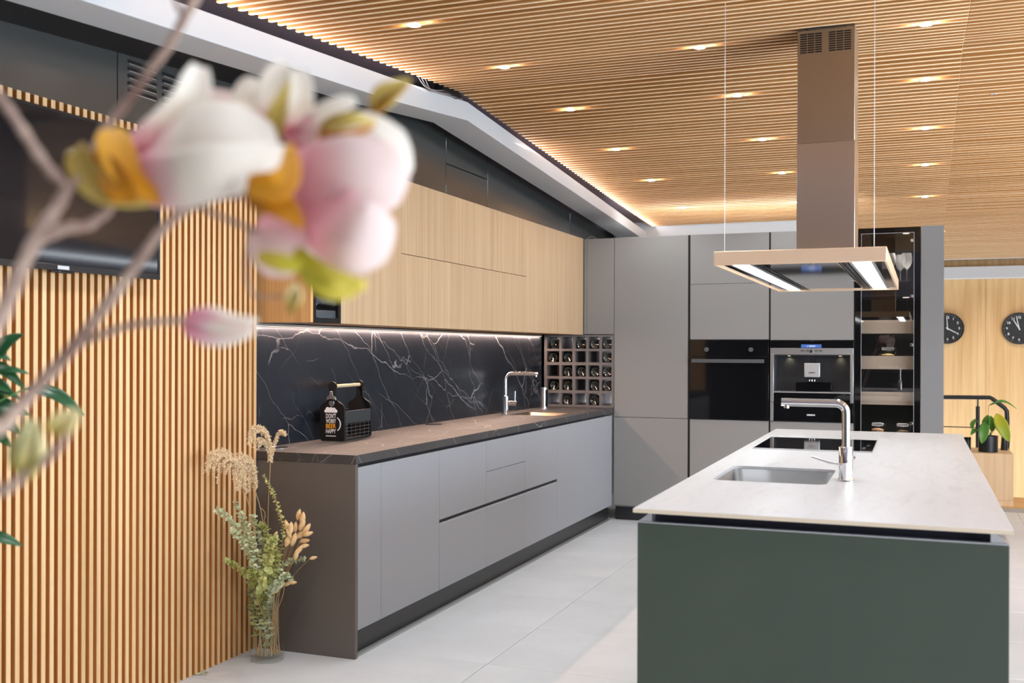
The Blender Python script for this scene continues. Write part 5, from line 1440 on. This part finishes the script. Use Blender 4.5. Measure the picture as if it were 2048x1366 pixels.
# ------------------------------------------------------------------ dark leafy plant at the left picture edge
GB = Vector((-1.92, 1.62, 0.0))
gpn = thing('floor_plant', 'dark green long-leaved floor plant cut by the left picture edge', 'plant', GB)
obj('pot', MB().lathe([(0.0, 0.0), (0.12, 0.0), (0.15, 0.30), (0.14, 0.30), (0.135, 0.27), (0.0, 0.27)], GB, 36), M_pitch, gpn)
obj('stem', MB().tube(spline([GB + Vector((0, 0, 0.27)), GB + Vector((0.02, 0.02, 0.7)), GB + Vector((0.0, 0.03, 1.05)), GB + Vector((0.03, 0.05, 1.30))], 6), 0.011, 8), M_stemg, gpn)
GD = 2.25
def gleaf(a, b, w, nrm, bend=0.02, d0=GD, d1=GD):
    p, q = at(a[0], a[1], d0), at(b[0], b[1], d1)
    mid = (p + q) / 2 + UP * bend
    lf = obj('leaf', blade(MB(), [p, mid, q], w, nrm, [0.15, 0.7, 1.0, 0.95, 0.75, 0.4, 0.02], 0.10, 10, 4), M_darkleaf, gpn, thick=0.0005)
    sb_ = GB + Vector((0.01, 0.03, max(0.3, min(1.28, p.z - 0.12))))
    obj('leaf_stem', MB().tube(spline([sb_, sb_.lerp(p, 0.5) + UP * 0.02, p], 5), 0.002, 5), M_stemg, lf)
vn_ = -VIEW
gleaf((-30, 745), (48, 668), 0.030, vn_ + RIGHT * 0.2)
gleaf((-40, 735), (22, 722), 0.030, vn_ * 0.5 + UP)
gleaf((-50, 770), (60, 748), 0.028, vn_ * 0.6 + UP)
gleaf((-40, 735), (50, 778), 0.030, vn_ + UP * 0.6)
gleaf((55, 776), (170, 832), 0.034, vn_ * 0.7 + UP * 0.8, 0.015)
gleaf((-50, 800), (44, 800), 0.032, vn_ * 0.5 + UP)
gleaf((-60, 830), (60, 830), 0.040, vn_ + UP * 0.4)
gleaf((-40, 840), (40, 868), 0.042, vn_ + UP * 0.2)
gleaf((-60, 850), (22, 895), 0.040, vn_ + UP * 0.2)
gleaf((-60, 790), (25, 785), 0.050, vn_ * 0.6 + UP)
gleaf((-60, 1080), (46, 1092), 0.034, vn_ * 0.8 + UP, 0.012)
gleaf((-70, 760), (12, 812), 0.05, vn_ + UP * 0.3, 0.02, 2.3, 2.3)

# ------------------------------------------------------------------ magnolia branch close to the viewer
MV = Vector((-0.80, 0.42, 0.0))
mg = thing('magnolia_branch', 'blurred magnolia branch with pale pink flowers close to the viewer', 'branch', MV + Vector((0, 0, 0.45)))
mvz = thing('floor_vase', 'tall off-white floor vase holding the magnolia branch, outside the left edge', 'vase', MV)
obj('body', MB().lathe([(0.0, 0.0), (0.09, 0.0), (0.12, 0.08), (0.125, 0.30), (0.075, 0.48), (0.06, 0.56), (0.065, 0.60), (0.060, 0.60), (0.055, 0.56), (0.07, 0.48), (0.118, 0.3), (0.11, 0.08), (0.0, 0.012)], MV, 40, caps=False), M_offwhite, mvz)
D0 = 0.78
def A(px, py, d=D0): return at(px, py, d)
def stem(pts, r0, r1, nm='stem', n=9):
    sp = spline(pts, 6)
    rr = lerp_list([r0, r1], len(sp))
    rr = [q * (1 + 0.10 * math.sin(i * 1.7)) for i, q in enumerate(rr)]
    return obj(nm, MB().tube(sp, rr, n), M_twig, mg)
MR = MV + Vector((0, 0, 0.46))
stem([MR, MR + Vector((0.0, 0.02, 0.30)), A(-110, 980, .74), A(0, 860, .76), A(60, 790), A(150, 690), A(250, 560), A(330, 452), A(388, 410, .79)], 0.0062, 0.0034)
stem([A(388, 410, .79), A(440, 432, .79), A(510, 460, .79), A(562, 468, .79), A(592, 497, .79), A(622, 530, .78)], 0.0022, 0.0016)
stem([A(388, 412, .79), A(420, 398, .80), A(470, 392, .81), A(535, 385, .82)], 0.0030, 0.0028)
stem([A(150, 690), A(240, 656), A(300, 645), A(372, 640)], 0.0030, 0.0024)
stem([MR, MR + Vector((-0.02, 0.0, 0.42)), A(-120, 760, .72), A(-30, 690, .73), A(10, 615, .74), A(60, 500, .75), A(110, 420, .76), A(135, 375, .76)], 0.0062, 0.0048)
stem([A(135, 378, .76), A(95, 335, .76), A(48, 265, .75), A(0, 195, .74), A(-60, 130, .73)], 0.0044, 0.0036)
stem([A(62, 488, .75), A(128, 458, .76), A(178, 450, .77), A(222, 415, .78)], 0.0048, 0.0036)
stem([A(135, 376, .76), A(165, 350, .77), A(208, 262, .79), A(262, 195, .80), A(300, 140, .80), A(338, 92, .80), A(372, 30, .80), A(405, -25, .80)], 0.0034, 0.0036)
stem([A(368, 38, .80), A(352, 5, .80), A(345, -30, .80)], 0.0022, 0.0016)
stem([MR, MR + Vector((0.01, 0.03, 0.28)), A(-120, 1040, .70), A(0, 985, .70), A(55, 945, .70), A(110, 902, .70), A(138, 862, .70)], 0.0046, 0.0026)
stem([A(500, 460, .80), A(492, 540, .81), A(508, 590, .81), A(560, 592, .81), A(590, 588, .81)], 0.0014, 0.0012)
def petal(flower, pts, w, nrm, m, cup=0.16, prof=None, nm='petal', d=D0, wave=0.0):
    ps = [A(*p) if len(p) == 3 else A(p[0], p[1], d) for p in pts]
    return obj(nm, blade(MB(), ps, w, nrm, prof or [0.30, 0.72, 0.95, 1.0, 0.98, 0.80, 0.36], cup, 14, 8, wave), m, flower, thick=0.0007)
fv = -VIEW
PXM = D0 / F_PX   # metres per pixel at the flower
def flower(nm): 
    o = bpy.data.objects.new(nm, None); COL.objects.link(o); o.parent = mg; ORG[o.name] = ORG[mg.name]; return o
# big left bloom
f1 = flower('flower')
petal(f1, [(262, 330, .80), (330, 270, .79), (378, 200, .78), (400, 132, .78)], 95 * PXM, fv + RIGHT * 0.5, M_petal, 0.22, [0.6, 0.95, 1.0, 0.9, 0.72, 0.62, 0.35])
petal(f1, [(255, 340, .80), (330, 305, .76), (440, 272, .75), (556, 282, .775)], 185 * PXM, fv + UP * 0.25, M_petal, -0.13, [0.5, 0.82, 0.96, 1.0, 1.0, 0.90, 0.5])
petal(f1, [(260, 355, .79), (340, 362, .75), (450, 338, .74), (582, 318, .77)], 112 * PXM, fv - UP * 0.25, M_petal, -0.08, [0.6, 0.95, 1.0, 1.0, 0.95, 0.8, 0.45])
petal(f1, [(275, 300, .82), (350, 260, .83), (430, 230, .83), (515, 240, .83)], 120 * PXM, fv + UP * 0.4, M_petal2, 0.10)
petal(f1, [(222, 258, .775), (232, 300, .765), (262, 360, .76), (330, 405, .765)], 70 * PXM, fv + RIGHT * 0.3, M_sepal, 0.12, [0.45, 0.9, 1.0, 0.95, 0.75, 0.5, 0.2], 'sepal')
petal(f1, [(152, 295, .775), (170, 345, .765), (215, 390, .76), (300, 408, .765)], 62 * PXM, fv - RIGHT * 0.2, M_sepal4, 0.12, [0.6, 1.0, 1.0, 0.95, 0.7, 0.45, 0.15], 'sepal')
petal(f1, [(180, 310, .77), (215, 340, .76), (245, 385, .755), (255, 405, .76)], 60 * PXM, fv, M_sepal2, 0.10, None, 'sepal')
# big right bloom
f2 = flower('flower')
petal(f2, [(560, 350, .82), (640, 322, .79), (740, 295, .78), (822, 295, .80)], 175 * PXM, fv + UP * 0.15, M_petal, -0.14, [0.45, 0.85, 1.0, 1.0, 1.0, 0.92, 0.5])
petal(f2, [(560, 375, .80), (640, 370, .77), (730, 350, .765), (808, 320, .78)], 175 * PXM, fv - UP * 0.15, M_petal2, -0.12, [0.45, 0.85, 1.0, 1.0, 0.98, 0.85, 0.4])
petal(f2, [(575, 395, .80), (650, 440, .77), (712, 478, .76), (786, 490, .78)], 160 * PXM, fv - UP * 0.3, M_petal2, -0.12, [0.5, 0.85, 1.0, 1.0, 1.0, 0.92, 0.5])
petal(f2, [(570, 400, .80), (560, 450, .785), (545, 500, .78), (555, 555, .79)], 135 * PXM, fv - RIGHT * 0.25, M_petal2, -0.12, [0.5, 0.9, 1.0, 1.0, 0.95, 0.8, 0.4])
petal(f2, [(585, 400, .82), (640, 460, .82), (680, 520, .82), (700, 545, .82)], 140 * PXM, fv - UP * 0.3, M_petal, -0.06)
petal(f2, [(578, 288, .745), (580, 338, .735), (552, 375, .73), (494, 368, .735)], 62 * PXM, fv - RIGHT * 0.2, M_sepal, 0.10, [0.2, 0.5, 0.75, 1.0, 1.0, 0.9, 0.5], 'sepal')
petal(f2, [(496, 388, .745), (530, 394, .735), (575, 420, .735), (606, 458, .74)], 58 * PXM, fv, M_sepal2, 0.06, [0.5, 0.9, 1.0, 0.95, 0.8, 0.5, 0.1], 'sepal')
# lime sepals below
petal(f2, [(590, 500, .77), (620, 535, .762), (665, 560, .76), (732, 572, .765)], 52 * PXM, fv - UP * 0.3, M_sepal3, 0.08, [0.3, 0.75, 1.0, 1.0, 0.9, 0.7, 0.3], 'sepal')
petal(f2, [(612, 535, .765), (575, 528, .76), (545, 520, .76), (515, 512, .765)], 34 * PXM, fv, M_sepal3, 0.08, None, 'sepal')
petal(f2, [(600, 540, .765), (640, 570, .76), (670, 582, .76), (715, 580, .765)], 40 * PXM, fv, M_sepal3, 0.08, None, 'sepal')
# upper small bloom
f3 = flower('flower')
petal(f3, [(530, 255, .82), (505, 225, .81), (492, 190, .805), (505, 155, .81)], 55 * PXM, fv - RIGHT * 0.3, M_petal, 0.14)
petal(f3, [(548, 270, .82), (545, 220, .81), (548, 170, .80), (572, 128, .80)], 66 * PXM, fv, M_petal, 0.14, [0.5, 0.9, 1.0, 1.0, 0.95, 0.8, 0.4])
petal(f3, [(585, 285, .82), (597, 240, .81), (602, 190, .80), (598, 140, .80)], 52 * PXM, fv + RIGHT * 0.2, M_petal, 0.12, [0.6, 0.9, 1.0, 1.0, 1.0, 0.9, 0.6])
petal(f3, [(590, 290, .80), (630, 240, .79), (670, 215, .785), (712, 202, .79)], 44 * PXM, fv + UP * 0.4, M_petal, 0.12, [0.7, 0.95, 1.0, 1.0, 0.95, 0.85, 0.45])
petal(f3, [(570, 262, .80), (605, 268, .79), (625, 268, .79), (645, 262, .79)], 44 * PXM, fv, M_petal2, 0.08)
petal(f3, [(545, 285, .80), (548, 250, .785), (562, 205, .78), (578, 160, .785)], 46 * PXM, fv, M_sepal4, 0.10, [0.5, 0.9, 1.0, 0.9, 0.65, 0.35, 0.08], 'sepal')
petal(f3, [(640, 262, .785), (670, 248, .775), (710, 238, .775), (755, 246, .785)], 40 * PXM, fv + UP * 0.3, M_sepal4, 0.10, [0.6, 0.95, 1.0, 0.9, 0.7, 0.4, 0.05], 'sepal')
petal(f3, [(640, 268, .78), (665, 278, .772), (705, 270, .772), (752, 250, .78)], 30 * PXM, fv - UP * 0.3, M_sepal2, 0.10, [0.6, 0.95, 1.0, 0.9, 0.7, 0.4, 0.05], 'sepal')
stem([A(535, 385, .82), A(548, 330, .82), A(552, 285, .81)], 0.0024, 0.0018)
stem([A(590, 290, .81), A(640, 270, .82), A(700, 250, .82), A(745, 215, .82)], 0.0018, 0.0014)
# buds
def bud(nm, pts, w, parts, d=D0):
    o = flower(nm)
    for nrm, m, k, off in parts:
        petal(o, [(x + off[0], y + off[1], d) for x, y in pts], w * k * PXM, nrm, m, 0.25, [0.25, 0.75, 1.0, 0.95, 0.75, 0.45, 0.12])
        petal(o, [(x + off[0], y + off[1], d + 0.012) for x, y in pts], w * k * PXM, nrm, m, -0.25, [0.25, 0.75, 1.0, 0.95, 0.75, 0.45, 0.12])
    return o
bud('bud', [(745, 222), (765, 195), (790, 178), (820, 160)], 46, [(fv, M_sepal4, 1.0, (0, 0)), (fv + UP, M_sepal2, 0.6, (-4, 12))], 0.80)
bud('bud', [(368, 640), (410, 648), (455, 655), (508, 648)], 74, [(fv, M_petal2, 0.95, (0, 4)), (fv + UP * 0.6, M_petal, 0.7, (6, -8)), (fv - UP * 0.6, M_petal, 0.6, (0, 18))], 0.79)
bud('bud', [(105, 862), (122, 850), (140, 835), (160, 822)], 44, [(fv, M_bud, 1.0, (0, 0)), (fv + RIGHT, M_bud, 0.8, (-8, 2))], 0.70)
bud('bud', [(42, 948), (52, 915), (62, 880), (70, 840)], 56, [(fv, M_budgreen, 1.0, (0, 0)), (fv - RIGHT, M_budgreen, 0.9, (-12, -6)), (fv, M_bud, 0.6, (8, 14))], 0.70)
bud('bud', [(578, 612), (586, 598), (590, 582), (592, 565)], 34, [(fv, M_bud, 1.0, (0, 0)), (fv, M_sepal4, 0.6, (0, 14))], 0.81)
